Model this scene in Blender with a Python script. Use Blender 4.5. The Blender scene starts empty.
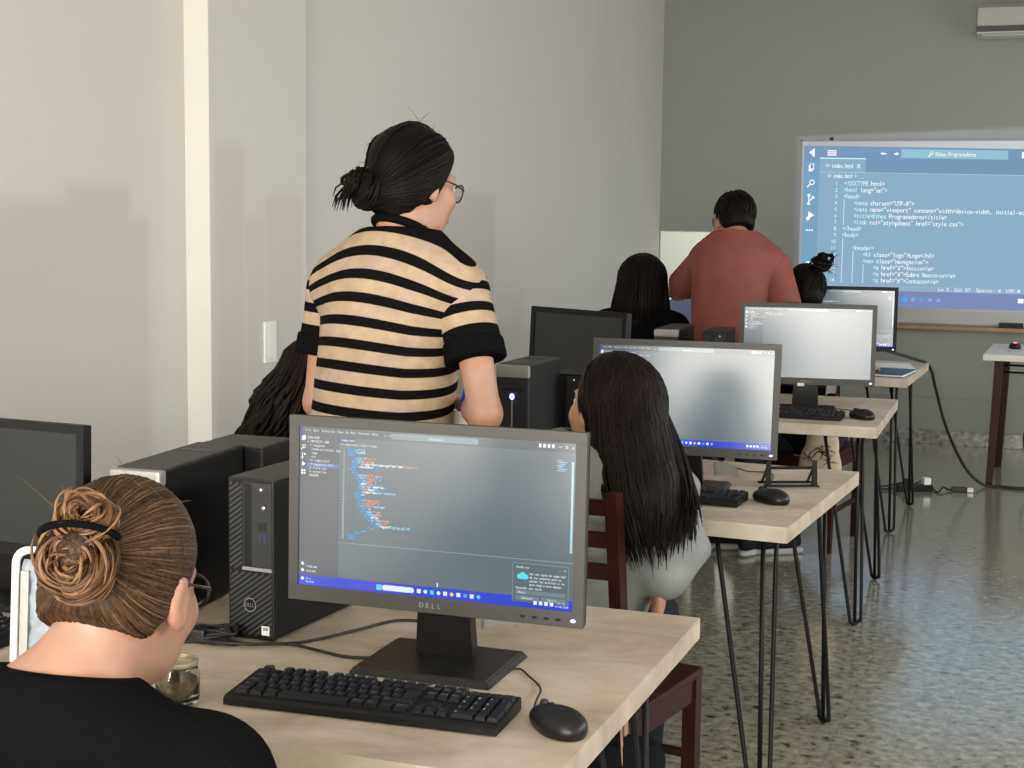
import bpy, bmesh, math, random
import numpy as np
from mathutils import Vector, Matrix

random.seed(7)
RNG = np.random.default_rng(7)
SC = bpy.context.scene
COL = SC.collection
PI = math.pi

# ------------------------------------------------------------------ naming
def tag(o, label=None, cat=None, group=None, kind=None):
    if label: o['label'] = label
    if cat: o['category'] = cat
    if group: o['group'] = group
    if kind: o['kind'] = kind
    return o

def empty(name, loc=(0, 0, 0), rz=0.0):
    o = bpy.data.objects.new(name, None)
    o.empty_display_size = 0.05
    COL.objects.link(o)
    o.location = loc
    o.rotation_euler = (0, 0, rz)
    return o

def link_mesh(name, me, parent=None):
    o = bpy.data.objects.new(name, me)
    COL.objects.link(o)
    if parent is not None:
        o.parent = parent
    return o

def copy_tree(o, parent=None):
    c = o.copy()
    COL.objects.link(c)
    if parent is not None:
        c.parent = parent
        c.matrix_parent_inverse = o.matrix_parent_inverse
    for ch in [x for x in COL.objects if x.parent == o]:
        copy_tree(ch, c)
    return c

# ------------------------------------------------------------------ materials
def srgb(r, g, b):
    f = lambda v: (v / 255 / 12.92) if v / 255 <= 0.04045 else ((v / 255 + 0.055) / 1.055) ** 2.4
    return (f(r), f(g), f(b), 1.0)

class NT:
    def __init__(s, name):
        s.m = bpy.data.materials.new(name)
        s.m.use_nodes = True
        s.t = s.m.node_tree
        s.b = s.t.nodes['Principled BSDF']
    def n(s, kind, **kw):
        nd = s.t.nodes.new(kind)
        for k, v in kw.items():
            if k.startswith('i_'):
                nd.inputs[int(k[2:]) if k[2:].isdigit() else k[2:].replace('_', ' ')].default_value = v
            else:
                setattr(nd, k, v)
        return nd
    def l(s, a, b):
        s.t.links.new(a, b)
    def ramp(s, fac, stops, interp='LINEAR'):
        r = s.t.nodes.new('ShaderNodeValToRGB')
        r.color_ramp.interpolation = interp
        e = r.color_ramp.elements
        while len(e) > 1:
            e.remove(e[-1])
        e[0].position, e[0].color = stops[0]
        for p, c in stops[1:]:
            k = e.new(p); k.color = c
        s.l(fac, r.inputs[0])
        return r.outputs[0]
    def bump(s, h, strength=0.2, dist=0.002):
        bp = s.n('ShaderNodeBump')
        bp.inputs['Strength'].default_value = strength
        bp.inputs['Distance'].default_value = dist
        s.l(h, bp.inputs['Height'])
        s.l(bp.outputs[0], s.b.inputs['Normal'])

def simple(name, col, rough=0.5, metal=0.0, spec=0.5, noise=0.0, nscale=40.0, bump=0.0, coat=0.0):
    t = NT(name)
    b = t.b
    b.inputs['Roughness'].default_value = rough
    b.inputs['Metallic'].default_value = metal
    b.inputs['Specular IOR Level'].default_value = spec
    b.inputs['Coat Weight'].default_value = coat
    tc = t.n('ShaderNodeTexCoord')
    nz = t.n('ShaderNodeTexNoise')
    nz.inputs['Scale'].default_value = nscale
    nz.inputs['Detail'].default_value = 5
    t.l(tc.outputs['Object'], nz.inputs['Vector'])
    k = noise
    c0 = tuple(max(0, c * (1 - k)) for c in col[:3]) + (1,)
    c1 = tuple(min(1, c * (1 + k)) for c in col[:3]) + (1,)
    t.l(t.ramp(nz.outputs['Fac'], [(0.3, c0), (0.7, c1)]), b.inputs['Base Color'])
    if bump:
        t.bump(nz.outputs['Fac'], bump, 0.002)
    return t.m

def emissive(name, col, strength=1.0, rough=0.24, spec=1.0):
    t = NT(name)
    t.b.inputs['Base Color'].default_value = (0.01, 0.01, 0.012, 1)
    t.b.inputs['Emission Color'].default_value = col
    t.b.inputs['Emission Strength'].default_value = strength
    t.b.inputs['Roughness'].default_value = rough
    t.b.inputs['Specular IOR Level'].default_value = spec
    return t.m

M = {}
def mats():
    # wall paint with faint darker rectangles multiplied over the base
    def wall(name, base, patches, k=0.9):
        t = NT(name)
        g = t.n('ShaderNodeNewGeometry')
        sp = t.n('ShaderNodeSeparateXYZ'); t.l(g.outputs['Position'], sp.inputs[0])
        nz = t.n('ShaderNodeTexNoise'); nz.inputs['Scale'].default_value = 1.3; nz.inputs['Detail'].default_value = 6
        t.l(g.outputs['Position'], nz.inputs['Vector'])
        fine = t.n('ShaderNodeTexNoise'); fine.inputs['Scale'].default_value = 90; fine.inputs['Detail'].default_value = 4
        t.l(g.outputs['Position'], fine.inputs['Vector'])
        c = t.ramp(nz.outputs['Fac'], [(0.3, tuple(v * 0.965 for v in base) + (1,)), (0.7, tuple(base) + (1,))])
        def mth(op, a, b):
            n = t.n('ShaderNodeMath', operation=op)
            for i, v in enumerate((a, b)):
                if isinstance(v, (int, float)): n.inputs[i].default_value = v
                else: t.l(v, n.inputs[i])
            return n.outputs[0]
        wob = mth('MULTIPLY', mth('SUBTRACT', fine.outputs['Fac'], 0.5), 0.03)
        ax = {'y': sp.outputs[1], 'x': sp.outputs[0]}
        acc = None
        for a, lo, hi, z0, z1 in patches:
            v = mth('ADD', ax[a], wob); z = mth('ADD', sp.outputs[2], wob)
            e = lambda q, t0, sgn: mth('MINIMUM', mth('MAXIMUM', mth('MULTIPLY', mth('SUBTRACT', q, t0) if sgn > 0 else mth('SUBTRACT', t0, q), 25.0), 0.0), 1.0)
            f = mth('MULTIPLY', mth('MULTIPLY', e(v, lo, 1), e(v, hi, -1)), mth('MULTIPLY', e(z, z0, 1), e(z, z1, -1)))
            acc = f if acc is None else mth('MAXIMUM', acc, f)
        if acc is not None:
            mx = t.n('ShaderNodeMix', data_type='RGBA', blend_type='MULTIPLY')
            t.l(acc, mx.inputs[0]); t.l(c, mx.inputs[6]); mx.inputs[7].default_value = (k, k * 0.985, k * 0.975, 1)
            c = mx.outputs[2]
        t.l(c, t.b.inputs['Base Color'])
        t.b.inputs['Roughness'].default_value = 0.55
        t.b.inputs['Specular IOR Level'].default_value = 0.3
        t.bump(fine.outputs['Fac'], 0.12, 0.002)
        return t.m
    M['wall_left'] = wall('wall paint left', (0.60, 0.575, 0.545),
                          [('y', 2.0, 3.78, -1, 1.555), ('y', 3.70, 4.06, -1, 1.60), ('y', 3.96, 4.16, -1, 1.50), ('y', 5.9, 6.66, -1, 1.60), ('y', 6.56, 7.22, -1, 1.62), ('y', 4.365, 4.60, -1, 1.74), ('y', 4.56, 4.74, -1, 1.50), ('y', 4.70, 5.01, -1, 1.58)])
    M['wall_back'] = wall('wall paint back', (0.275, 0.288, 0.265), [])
    M['ceiling'] = wall('ceiling paint', (0.68, 0.67, 0.64), [])
    M['column'] = wall('lit column paint', (0.69, 0.675, 0.635), [])  # near column face only; window light put into its lighter colour
    # polished terrazzo floor
    t = NT('polished terrazzo')
    g = t.n('ShaderNodeNewGeometry')
    v1 = t.n('ShaderNodeTexVoronoi'); v1.inputs['Scale'].default_value = 55
    mp = t.n('ShaderNodeMapping'); mp.inputs['Scale'].default_value = (0.9, 1.0, 1.0)
    t.l(g.outputs['Position'], mp.inputs[0]); t.l(mp.outputs[0], v1.inputs['Vector'])
    n1 = t.n('ShaderNodeTexNoise'); n1.inputs['Scale'].default_value = 30; n1.inputs['Detail'].default_value = 6; n1.inputs['Roughness'].default_value = 0.6
    t.l(mp.outputs[0], n1.inputs['Vector'])
    n2 = t.n('ShaderNodeTexNoise'); n2.inputs['Scale'].default_value = 6; n2.inputs['Detail'].default_value = 4
    t.l(g.outputs['Position'], n2.inputs['Vector'])
    c1 = t.ramp(n1.outputs['Fac'], [(0.355, (0.010, 0.009, 0.007, 1)), (0.39, (0.21, 0.198, 0.158, 1)), (0.55, (0.31, 0.295, 0.24, 1)), (0.72, (0.42, 0.40, 0.34, 1))])
    c2 = t.ramp(v1.outputs['Color'], [(0.0, (0.55, 0.53, 0.5, 1)), (0.5, (1, 1, 1, 1)), (1.0, (1.15, 1.12, 1.05, 1))])
    mx = t.n('ShaderNodeMix', data_type='RGBA', blend_type='MULTIPLY'); mx.inputs[0].default_value = 0.8
    t.l(c1, mx.inputs[6]); t.l(c2, mx.inputs[7])
    br = t.n('ShaderNodeTexBrick', offset=0.0)
    br.inputs['Scale'].default_value = 1.0
    br.inputs['Brick Width'].default_value = 0.30; br.inputs['Row Height'].default_value = 0.30
    br.inputs['Mortar Size'].default_value = 0.0018
    br.inputs['Color1'].default_value = (1, 1, 1, 1); br.inputs['Color2'].default_value = (0.96, 0.96, 0.96, 1); br.inputs['Mortar'].default_value = (0.78, 0.77, 0.75, 1)
    t.l(g.outputs['Position'], br.inputs['Vector'])
    mx2 = t.n('ShaderNodeMix', data_type='RGBA', blend_type='MULTIPLY'); mx2.inputs[0].default_value = 1.0
    t.l(mx.outputs[2], mx2.inputs[6]); t.l(br.outputs['Color'], mx2.inputs[7])
    t.l(mx2.outputs[2], t.b.inputs['Base Color'])
    rr = t.n('ShaderNodeMapRange'); rr.inputs[3].default_value = 0.10; rr.inputs[4].default_value = 0.20
    t.b.inputs['Coat Weight'].default_value = 1.0; t.b.inputs['Coat IOR'].default_value = 1.5; t.b.inputs['Coat Roughness'].default_value = 0.17
    t.l(n2.outputs['Fac'], rr.inputs[0]); t.l(rr.outputs[0], t.b.inputs['Roughness'])
    t.bump(n2.outputs['Fac'], 0.06, 0.01)
    M['floor'] = t.m
    # granite skirting
    t = NT('granite skirting')
    g = t.n('ShaderNodeNewGeometry')
    n1 = t.n('ShaderNodeTexNoise'); n1.inputs['Scale'].default_value = 30; n1.inputs['Detail'].default_value = 7
    t.l(g.outputs['Position'], n1.inputs['Vector'])
    t.l(t.ramp(n1.outputs['Fac'], [(0.34, (0.08, 0.08, 0.07, 1)), (0.5, (0.22, 0.22, 0.2, 1)), (0.66, (0.36, 0.36, 0.33, 1))]), t.b.inputs['Base Color'])
    t.b.inputs['Roughness'].default_value = 0.3
    M['granite'] = t.m
    # desktop laminate
    def laminate(name, a, b, c, sx=1.0):
        t = NT(name)
        tc = t.n('ShaderNodeTexCoord')
        mp = t.n('ShaderNodeMapping'); mp.inputs['Scale'].default_value = (1.8, 3.4 * sx, 3.4)
        t.l(tc.outputs['Object'], mp.inputs[0])
        n1 = t.n('ShaderNodeTexNoise'); n1.inputs['Scale'].default_value = 2.2; n1.inputs['Detail'].default_value = 9; n1.inputs['Roughness'].default_value = 0.6; n1.inputs['Distortion'].default_value = 0.8
        t.l(mp.outputs[0], n1.inputs['Vector'])
        n2 = t.n('ShaderNodeTexNoise'); n2.inputs['Scale'].default_value = 14; n2.inputs['Detail'].default_value = 7
        t.l(tc.outputs['Object'], n2.inputs['Vector'])
        ad = t.n('ShaderNodeMath', operation='MULTIPLY_ADD'); ad.inputs[1].default_value = 0.35
        t.l(n2.outputs['Fac'], ad.inputs[0]); t.l(n1.outputs['Fac'], ad.inputs[2])
        t.l(t.ramp(ad.outputs[0], [(0.48, a), (0.66, b), (0.85, c)]), t.b.inputs['Base Color'])
        t.b.inputs['Roughness'].default_value = 0.42
        t.b.inputs['Specular IOR Level'].default_value = 0.4
        t.bump(n2.outputs['Fac'], 0.05, 0.001)
        return t.m
    M['desk'] = laminate('desk laminate', (0.32, 0.26, 0.205, 1), (0.46, 0.38, 0.305, 1), (0.57, 0.49, 0.41, 1))
    M['desk_edge'] = laminate('desk edge band', (0.43, 0.375, 0.30, 1), (0.55, 0.49, 0.405, 1), (0.64, 0.585, 0.50, 1), 3)
    M['white_top'] = simple('white desktop', (0.66, 0.63, 0.56), 0.4, noise=0.05)
    M['black_metal'] = simple('black powder coated steel', (0.005, 0.005, 0.0055), 0.5, 0.0, spec=0.25, noise=0.2)
    M['bezel'] = simple('grey black bezel plastic', (0.048, 0.046, 0.042), 0.5, noise=0.08, nscale=300, bump=0.05)
    M['black_plastic'] = simple('matt black plastic', (0.005, 0.005, 0.0055), 0.5, spec=0.3, noise=0.15, nscale=300, bump=0.05)
    M['base_plastic'] = simple('black stand plastic', (0.008, 0.007, 0.007), 0.36, spec=0.35, noise=0.1)
    M['key'] = simple('keycap plastic', (0.006, 0.0065, 0.009), 0.45, spec=0.3, noise=0.1)
    M['legend'] = simple('grey legend print', (0.30, 0.31, 0.33), 0.5)
    M['legend_white'] = simple('white legend print', (0.75, 0.75, 0.75), 0.5)
    M['pc_top'] = simple('dark grey case metal', (0.038, 0.036, 0.033), 0.5, 0.0, spec=0.3, noise=0.06)
    M['pc_black'] = simple('black case metal', (0.004, 0.004, 0.0045), 0.5, 0.0, spec=0.25, noise=0.1)
    M['pc_front'] = simple('black ribbed front plastic', (0.006, 0.006, 0.007), 0.42, spec=0.3, noise=0.1)
    M['pc_rib'] = simple('ribs of front plastic', (0.045, 0.047, 0.050), 0.42, spec=0.35)
    M['silver'] = simple('silver plastic', (0.31, 0.31, 0.30), 0.35, 0.2, noise=0.04)
    M['grey_front'] = simple('charcoal front panel', (0.030, 0.031, 0.033), 0.45, spec=0.3, noise=0.05)
    M['port'] = simple('port dark', (0.004, 0.004, 0.006), 0.4)
    M['port_blue'] = simple('blue port tongue', (0.02, 0.04, 0.09), 0.4)
    M['chrome'] = simple('bright metal', (0.7, 0.7, 0.7), 0.25, 1.0)
    M['white_plastic'] = simple('white plastic', (0.78, 0.78, 0.76), 0.35, noise=0.02)
    M['ac'] = simple('cream plastic', (0.36, 0.36, 0.335), 0.35, noise=0.02)
    M['paper'] = simple('white paper', (0.80, 0.80, 0.78), 0.7, noise=0.04, nscale=25)
    M['paper_blue'] = simple('pale blue crumpled sheet', (0.60, 0.66, 0.74), 0.5, noise=0.12, nscale=60, bump=0.4)
    M['cable'] = simple('black rubber cable', (0.012, 0.011, 0.011), 0.5)
    M['red_wood'] = simple('dark red varnished wood', (0.026, 0.0055, 0.004), 0.42, spec=0.14, noise=0.35, nscale=18)
    M['ledge_wood'] = simple('brown wooden ledge', (0.30, 0.19, 0.115), 0.5, noise=0.15, nscale=20)
    M['alu'] = simple('aluminium frame', (0.50, 0.50, 0.50), 0.35, 0.9)
    M['board_frame'] = simple('dull grey frame', (0.26, 0.26, 0.27), 0.6, 0.0, spec=0.2)
    M['board'] = simple('whiteboard enamel', (0.42, 0.42, 0.42), 0.4, noise=0.02)
    M['skin_a'] = simple('fair skin', (0.39, 0.215, 0.145), 0.5, noise=0.07, nscale=30, bump=0.05)
    M['skin_b'] = simple('light tan skin', (0.44, 0.245, 0.165), 0.5, noise=0.06, nscale=30, bump=0.05)
    M['skin_c'] = simple('tan skin', (0.42, 0.22, 0.14), 0.5, noise=0.06, nscale=30, bump=0.05)
    for k in ('skin_a', 'skin_b', 'skin_c'):
        b = M[k].node_tree.nodes['Principled BSDF']
        b.inputs['Subsurface Weight'].default_value = 0.12
        b.inputs['Subsurface Radius'].default_value = (0.01, 0.004, 0.002)
        b.inputs['Subsurface Scale'].default_value = 0.6
    def cloth(name, col, sc=420.0, noise=0.1, bump=0.25, rough=0.9):
        t = NT(name)
        tc = t.n('ShaderNodeTexCoord')
        wv = t.n('ShaderNodeTexNoise'); wv.inputs['Scale'].default_value = sc; wv.inputs['Detail'].default_value = 2
        t.l(tc.outputs['Object'], wv.inputs['Vector'])
        nz = t.n('ShaderNodeTexNoise'); nz.inputs['Scale'].default_value = 14; nz.inputs['Detail'].default_value = 5
        t.l(tc.outputs['Object'], nz.inputs['Vector'])
        c0 = tuple(c * (1 - noise) for c in col) + (1,); c1 = tuple(min(1, c * (1 + noise)) for c in col) + (1,)
        t.l(t.ramp(nz.outputs['Fac'], [(0.3, c0), (0.7, c1)]), t.b.inputs['Base Color'])
        t.b.inputs['Roughness'].default_value = rough
        t.b.inputs['Specular IOR Level'].default_value = 0.05
        t.bump(wv.outputs['Fac'], bump, 0.0015)
        return t.m
    M['cloth_black'] = cloth('black knit cloth', (0.004, 0.004, 0.0046))
    M['cloth_grey'] = cloth('heather grey fleece', (0.23, 0.24, 0.24), 300, 0.12, 0.35)
    M['cloth_rose'] = cloth('dusty red cotton', (0.235, 0.082, 0.073))
    M['cloth_dark'] = cloth('dark denim', (0.022, 0.024, 0.034))
    M['cloth_beige'] = cloth('beige canvas', (0.50, 0.42, 0.32))
    M['bag_black'] = cloth('black bag fabric', (0.008, 0.010, 0.012), 300)
    M['strap_tan'] = simple('tan leather strap', (0.40, 0.23, 0.14), 0.5, noise=0.1)
    M['lanyard'] = simple('blue ribbon', (0.01, 0.06, 0.62), 0.5)
    M['sneaker'] = cloth('black sneaker cloth', (0.015, 0.015, 0.017))
    M['sole'] = simple('off white rubber sole', (0.34, 0.335, 0.31), 0.6, noise=0.05)
    M['glasses'] = simple('black spectacle frame', (0.012, 0.012, 0.012), 0.3)
    t = NT('clear lens'); t.b.inputs['Transmission Weight'].default_value = 1.0; t.b.inputs['Roughness'].default_value = 0.02; t.b.inputs['IOR'].default_value = 1.05
    M['lens'] = t.m
    M['eye'] = simple('eye white', (0.75, 0.73, 0.70), 0.2)
    M['iris'] = simple('dark iris', (0.03, 0.015, 0.01), 0.15)
    M['lip'] = simple('lip skin', (0.45, 0.17, 0.14), 0.4)
    t = NT('jar glass'); t.b.inputs['Transmission Weight'].default_value = 1.0; t.b.inputs['Roughness'].default_value = 0.05; t.b.inputs['IOR'].default_value = 1.45; t.b.inputs['Base Color'].default_value = (0.92, 0.95, 0.93, 1)
    M['glass'] = t.m
    M['brass'] = simple('aged gold lid ring', (0.40, 0.35, 0.24), 0.4, 0.5, noise=0.2)
    M['coffee'] = simple('brown herbs', (0.12, 0.075, 0.035), 0.8, noise=0.5, nscale=120, bump=0.5)
    M['led_blue'] = emissive('blue led', (0.16, 0.13, 1.0, 1), 12.0)
    M['led_white'] = emissive('white led', (0.9, 0.92, 1.0, 1), 3.0)
    M['led_lilac'] = emissive('lilac power led', (0.62, 0.55, 1.0, 1), 3.5)
    M['led_red'] = emissive('red led', (1.0, 0.12, 0.15, 1), 2.5)
    M['screen_off'] = emissive('dark lcd', (0, 0, 0, 1), 0.0, 0.32, 0.5)
    M['screen_off'].node_tree.nodes['Principled BSDF'].inputs['Base Color'].default_value = (0.018, 0.021, 0.0205, 1)
    M['notebook'] = simple('blue notebook cover', (0.02, 0.05, 0.16), 0.45)

def hair_mat(name, dark, light, rough=0.38, spec=0.2):
    t = NT(name)
    at = t.n('ShaderNodeAttribute', attribute_name='shade')
    tc = t.n('ShaderNodeTexCoord')
    nz = t.n('ShaderNodeTexNoise'); nz.inputs['Scale'].default_value = 220; nz.inputs['Detail'].default_value = 4
    t.l(tc.outputs['Object'], nz.inputs['Vector'])
    md = t.n('ShaderNodeMath', operation='MULTIPLY_ADD'); md.inputs[1].default_value = 0.35
    t.l(nz.outputs['Fac'], md.inputs[0]); t.l(at.outputs['Fac'], md.inputs[2])
    t.l(t.ramp(md.outputs[0], [(0.15, tuple(dark) + (1,)), (1.15 / 1.3, tuple(light) + (1,))]), t.b.inputs['Base Color'])
    t.b.inputs['Roughness'].default_value = rough
    t.b.inputs['Specular IOR Level'].default_value = spec
    t.bump(nz.outputs['Fac'], 0.25, 0.001)
    return t.m
mats()

_EM = {}
def em(rgb, s=1.0, rough=.24, spec=1.0):
    k = (rgb, s, rough, spec)
    if k not in _EM:
        _EM[k] = emissive('lit pixels %d' % len(_EM), srgb(*rgb), s, rough, spec)
    return _EM[k]

# ------------------------------------------------------------------ mesh building
class MB:
    """collects shapes into one mesh"""
    def __init__(s):
        s.v = []; s.f = []; s.mi = []; s.mats = []; s.sm = []
    def mat(s, m):
        if m not in s.mats: s.mats.append(m)
        return s.mats.index(m)
    def add(s, vs, fs, m, smooth=False):
        o = len(s.v); i = s.mat(m)
        s.v += [tuple(float(c) for c in p) for p in vs]
        s.f += [tuple(k + o for k in f) for f in fs]
        s.mi += [i] * len(fs); s.sm += [smooth] * len(fs)
        return s
    def box(s, lo, hi, m, bev=0.0, xf=None):
        bm = bmesh.new()
        bmesh.ops.create_cube(bm, size=1.0)
        lo = Vector(lo); hi = Vector(hi)
        for v in bm.verts:
            v.co = Vector(((v.co.x + .5) * (hi.x - lo.x) + lo.x, (v.co.y + .5) * (hi.y - lo.y) + lo.y, (v.co.z + .5) * (hi.z - lo.z) + lo.z))
        if bev > 0:
            bmesh.ops.bevel(bm, geom=list(bm.edges), offset=bev, segments=2, affect='EDGES', profile=0.7)
        return s.bm(bm, m, xf)
    def bm(s, bm, m, xf=None, smooth=False):
        bm.verts.index_update()
        vs = [(xf @ v.co) if xf else v.co.copy() for v in bm.verts]
        fs = [[v.index for v in f.verts] for f in bm.faces]
        bm.free()
        return s.add(vs, fs, m, smooth)
    def tube(s, path, r, m, n=8, cap=True, closed=False, flat=None):
        vs, fs = tube_geo(path, r, n, cap, closed, flat)
        return s.add(vs, fs, m, True)
    def lathe(s, prof, m, n=24, c=(0, 0, 0), smooth=True):
        vs = []; fs = []
        k = len(prof)
        for i in range(n):
            a = 2 * PI * i / n
            for r, z in prof: vs.append((c[0] + r * math.cos(a), c[1] + r * math.sin(a), c[2] + z))
        for i in range(n):
            j = (i + 1) % n
            for q in range(k - 1): fs.append((i * k + q, j * k + q, j * k + q + 1, i * k + q + 1))
        if prof[0][0] > 1e-5: fs.append(tuple(i * k for i in range(n))[::-1])
        if prof[-1][0] > 1e-5: fs.append(tuple(i * k + k - 1 for i in range(n)))
        return s.add(vs, fs, m, smooth)
    def prism(s, poly, y0, y1, m, axis='y'):
        """extrude a 2d polygon (x,z) along y (or (x,y) along z)"""
        n = len(poly)
        P = (lambda p, t: (p[0], t, p[1])) if axis == 'y' else (lambda p, t: (p[0], p[1], t))
        vs = [P(p, y0) for p in poly] + [P(p, y1) for p in poly]
        fs = [tuple(range(n)), tuple(range(2 * n - 1, n - 1, -1))] + [(i, i + n, (i + 1) % n + n, (i + 1) % n) for i in range(n)]
        return s.add(vs, fs, m)
    def ball(s, c, r, m, xf=None, u=16, v=10):
        bm = bmesh.new(); bmesh.ops.create_uvsphere(bm, u_segments=u, v_segments=v, radius=1.0)
        r = r if hasattr(r, '__len__') else (r, r, r)
        for q in bm.verts: q.co = Vector((q.co.x * r[0] + c[0], q.co.y * r[1] + c[1], q.co.z * r[2] + c[2]))
        return s.bm(bm, m, xf, True)
    def mesh(s, name):
        me = bpy.data.meshes.new(name)
        me.from_pydata(s.v, [], s.f)
        for m in s.mats: me.materials.append(m)
        me.polygons.foreach_set('material_index', s.mi)
        me.polygons.foreach_set('use_smooth', s.sm)
        me.update()
        bm = bmesh.new(); bm.from_mesh(me); bmesh.ops.recalc_face_normals(bm, faces=bm.faces); bm.to_mesh(me); bm.free()
        return me
    def build(s, name, parent=None):
        return link_mesh(name, s.mesh(name), parent)

def catmull(pts, n=8):
    P = [Vector(p) for p in pts]
    P = [P[0] * 2 - P[1]] + P + [P[-1] * 2 - P[-2]]
    out = []
    for i in range(1, len(P) - 2):
        a, b, c, d = P[i - 1:i + 3]
        for k in range(n):
            t = k / n
            out.append(0.5 * ((2 * b) + (c - a) * t + (2 * a - 5 * b + 4 * c - d) * t * t + (3 * b - a - 3 * c + d) * t ** 3))
    out.append(P[-2])
    return out

def tube_geo(path, r, n=8, cap=True, closed=False, flat=None):
    P = [Vector(p) for p in path]; k = len(P)
    R = r if hasattr(r, '__len__') else [r] * k
    vs = []; fs = []
    up = None
    for i in range(k):
        if closed: d = P[(i + 1) % k] - P[i - 1]
        else: d = P[min(i + 1, k - 1)] - P[max(i - 1, 0)]
        if d.length < 1e-9: d = Vector((0, 0, 1))
        d.normalize()
        if up is None:
            up = Vector((0, 0, 1)) if abs(d.z) < 0.9 else Vector((1, 0, 0))
        a = d.cross(up)
        if a.length < 1e-6: a = d.cross(Vector((1, 0, 0)))
        a.normalize(); b = a.cross(d).normalized(); up = b
        if flat is not None:
            fl = flat
        else: fl = 1.0
        for j in range(n):
            t = 2 * PI * j / n
            vs.append(P[i] + a * (R[i] * math.cos(t)) + b * (R[i] * fl * math.sin(t)))
    for i in range(k if closed else k - 1):
        q = (i + 1) % k
        for j in range(n):
            w = (j + 1) % n
            fs.append((i * n + j, i * n + w, q * n + w, q * n + j))
    if cap and not closed:
        fs.append(tuple(range(n))[::-1]); fs.append(tuple((k - 1) * n + j for j in range(n)))
    return vs, fs

# ------------------------------------------------------------------ glyphs
_GL = {}
def glyph(ch):
    if ch not in _GL:
        cu = bpy.data.curves.new('g', 'FONT'); cu.body = ch; cu.resolution_u = 2; cu.size = 1.0
        o = bpy.data.objects.new('g', cu); COL.objects.link(o)
        bpy.context.view_layer.update()
        me = bpy.data.meshes.new_from_object(o.evaluated_get(bpy.context.evaluated_depsgraph_get()))
        vs = [tuple(v.co) for v in me.vertices]; fs = [tuple(p.vertices) for p in me.polygons]
        bpy.data.objects.remove(o); bpy.data.curves.remove(cu); bpy.data.meshes.remove(me)
        if vs:
            x0 = min(v[0] for v in vs); x1 = max(v[0] for v in vs)
            vs = [(v[0] - (x0 + x1) / 2, v[1]) for v in vs]; w = x1 - x0
        else: w = 0
        _GL[ch] = (vs, fs, w)
    return _GL[ch]

class Flat:
    """flat layered marks on a surface: x to the right, y down, k = layer; xf(x,y,k) -> point"""
    def __init__(s, xf): s.mb = MB(); s.xf = xf
    def rect(s, x0, y0, x1, y1, m, k=1):
        s.mb.add([s.xf(*p, k) for p in ((x0, y1), (x1, y1), (x1, y0), (x0, y0))], [(0, 1, 2, 3)], m)
    def poly(s, pts, m, k=1):
        s.mb.add([s.xf(p[0], p[1], k) for p in pts], [tuple(range(len(pts)))], m)
    def disc(s, x, y, r, m, k=1, n=14, sx=1.0):
        s.poly([(x + sx * r * math.cos(2 * PI * i / n), y + r * math.sin(2 * PI * i / n)) for i in range(n)], m, k)
    def ring(s, x, y, r, w, m, k=1, n=18):
        for i in range(n):
            a, b = 2 * PI * i / n, 2 * PI * (i + 1) / n
            s.poly([(x + (r - w) * math.cos(a), y + (r - w) * math.sin(a)), (x + r * math.cos(a), y + r * math.sin(a)), (x + r * math.cos(b), y + r * math.sin(b)), (x + (r - w) * math.cos(b), y + (r - w) * math.sin(b))], m, k)
    def line(s, x0, y0, x1, y1, w, m, k=1):
        d = math.hypot(x1 - x0, y1 - y0) or 1; nx, ny = -(y1 - y0) / d * w / 2, (x1 - x0) / d * w / 2
        s.poly([(x0 + nx, y0 + ny), (x1 + nx, y1 + ny), (x1 - nx, y1 - ny), (x0 - nx, y0 - ny)], m, k)
    def text(s, x, y, txt, cw, size, m, k=1, fit=0.95):
        """monospaced, y = baseline"""
        for i, ch in enumerate(txt):
            if ch == ' ': continue
            vs, fs, w = glyph(ch)
            sx = size
            if w * size > cw * fit: sx = cw * fit / w
            s.mb.add([s.xf(x + (i + .5) * cw + v[0] * sx, y - v[1] * size, k) for v in vs], fs, m)
    def build(s, name, parent=None):
        me = bpy.data.meshes.new(name); me.from_pydata(s.mb.v, [], s.mb.f)
        for m in s.mb.mats: me.materials.append(m)
        me.polygons.foreach_set('material_index', s.mb.mi); me.update()
        return link_mesh(name, me, parent)

# ------------------------------------------------------------------ signed distance bodies
def rot_to(fwd, up=(0, 0, 1)):
    """3x3 whose columns are right, forward, up"""
    f = Vector(fwd).normalized(); r = f.cross(Vector(up))
    r.normalize(); u = r.cross(f)
    return np.array([[r.x, f.x, u.x], [r.y, f.y, u.y], [r.z, f.z, u.z]])

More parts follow.
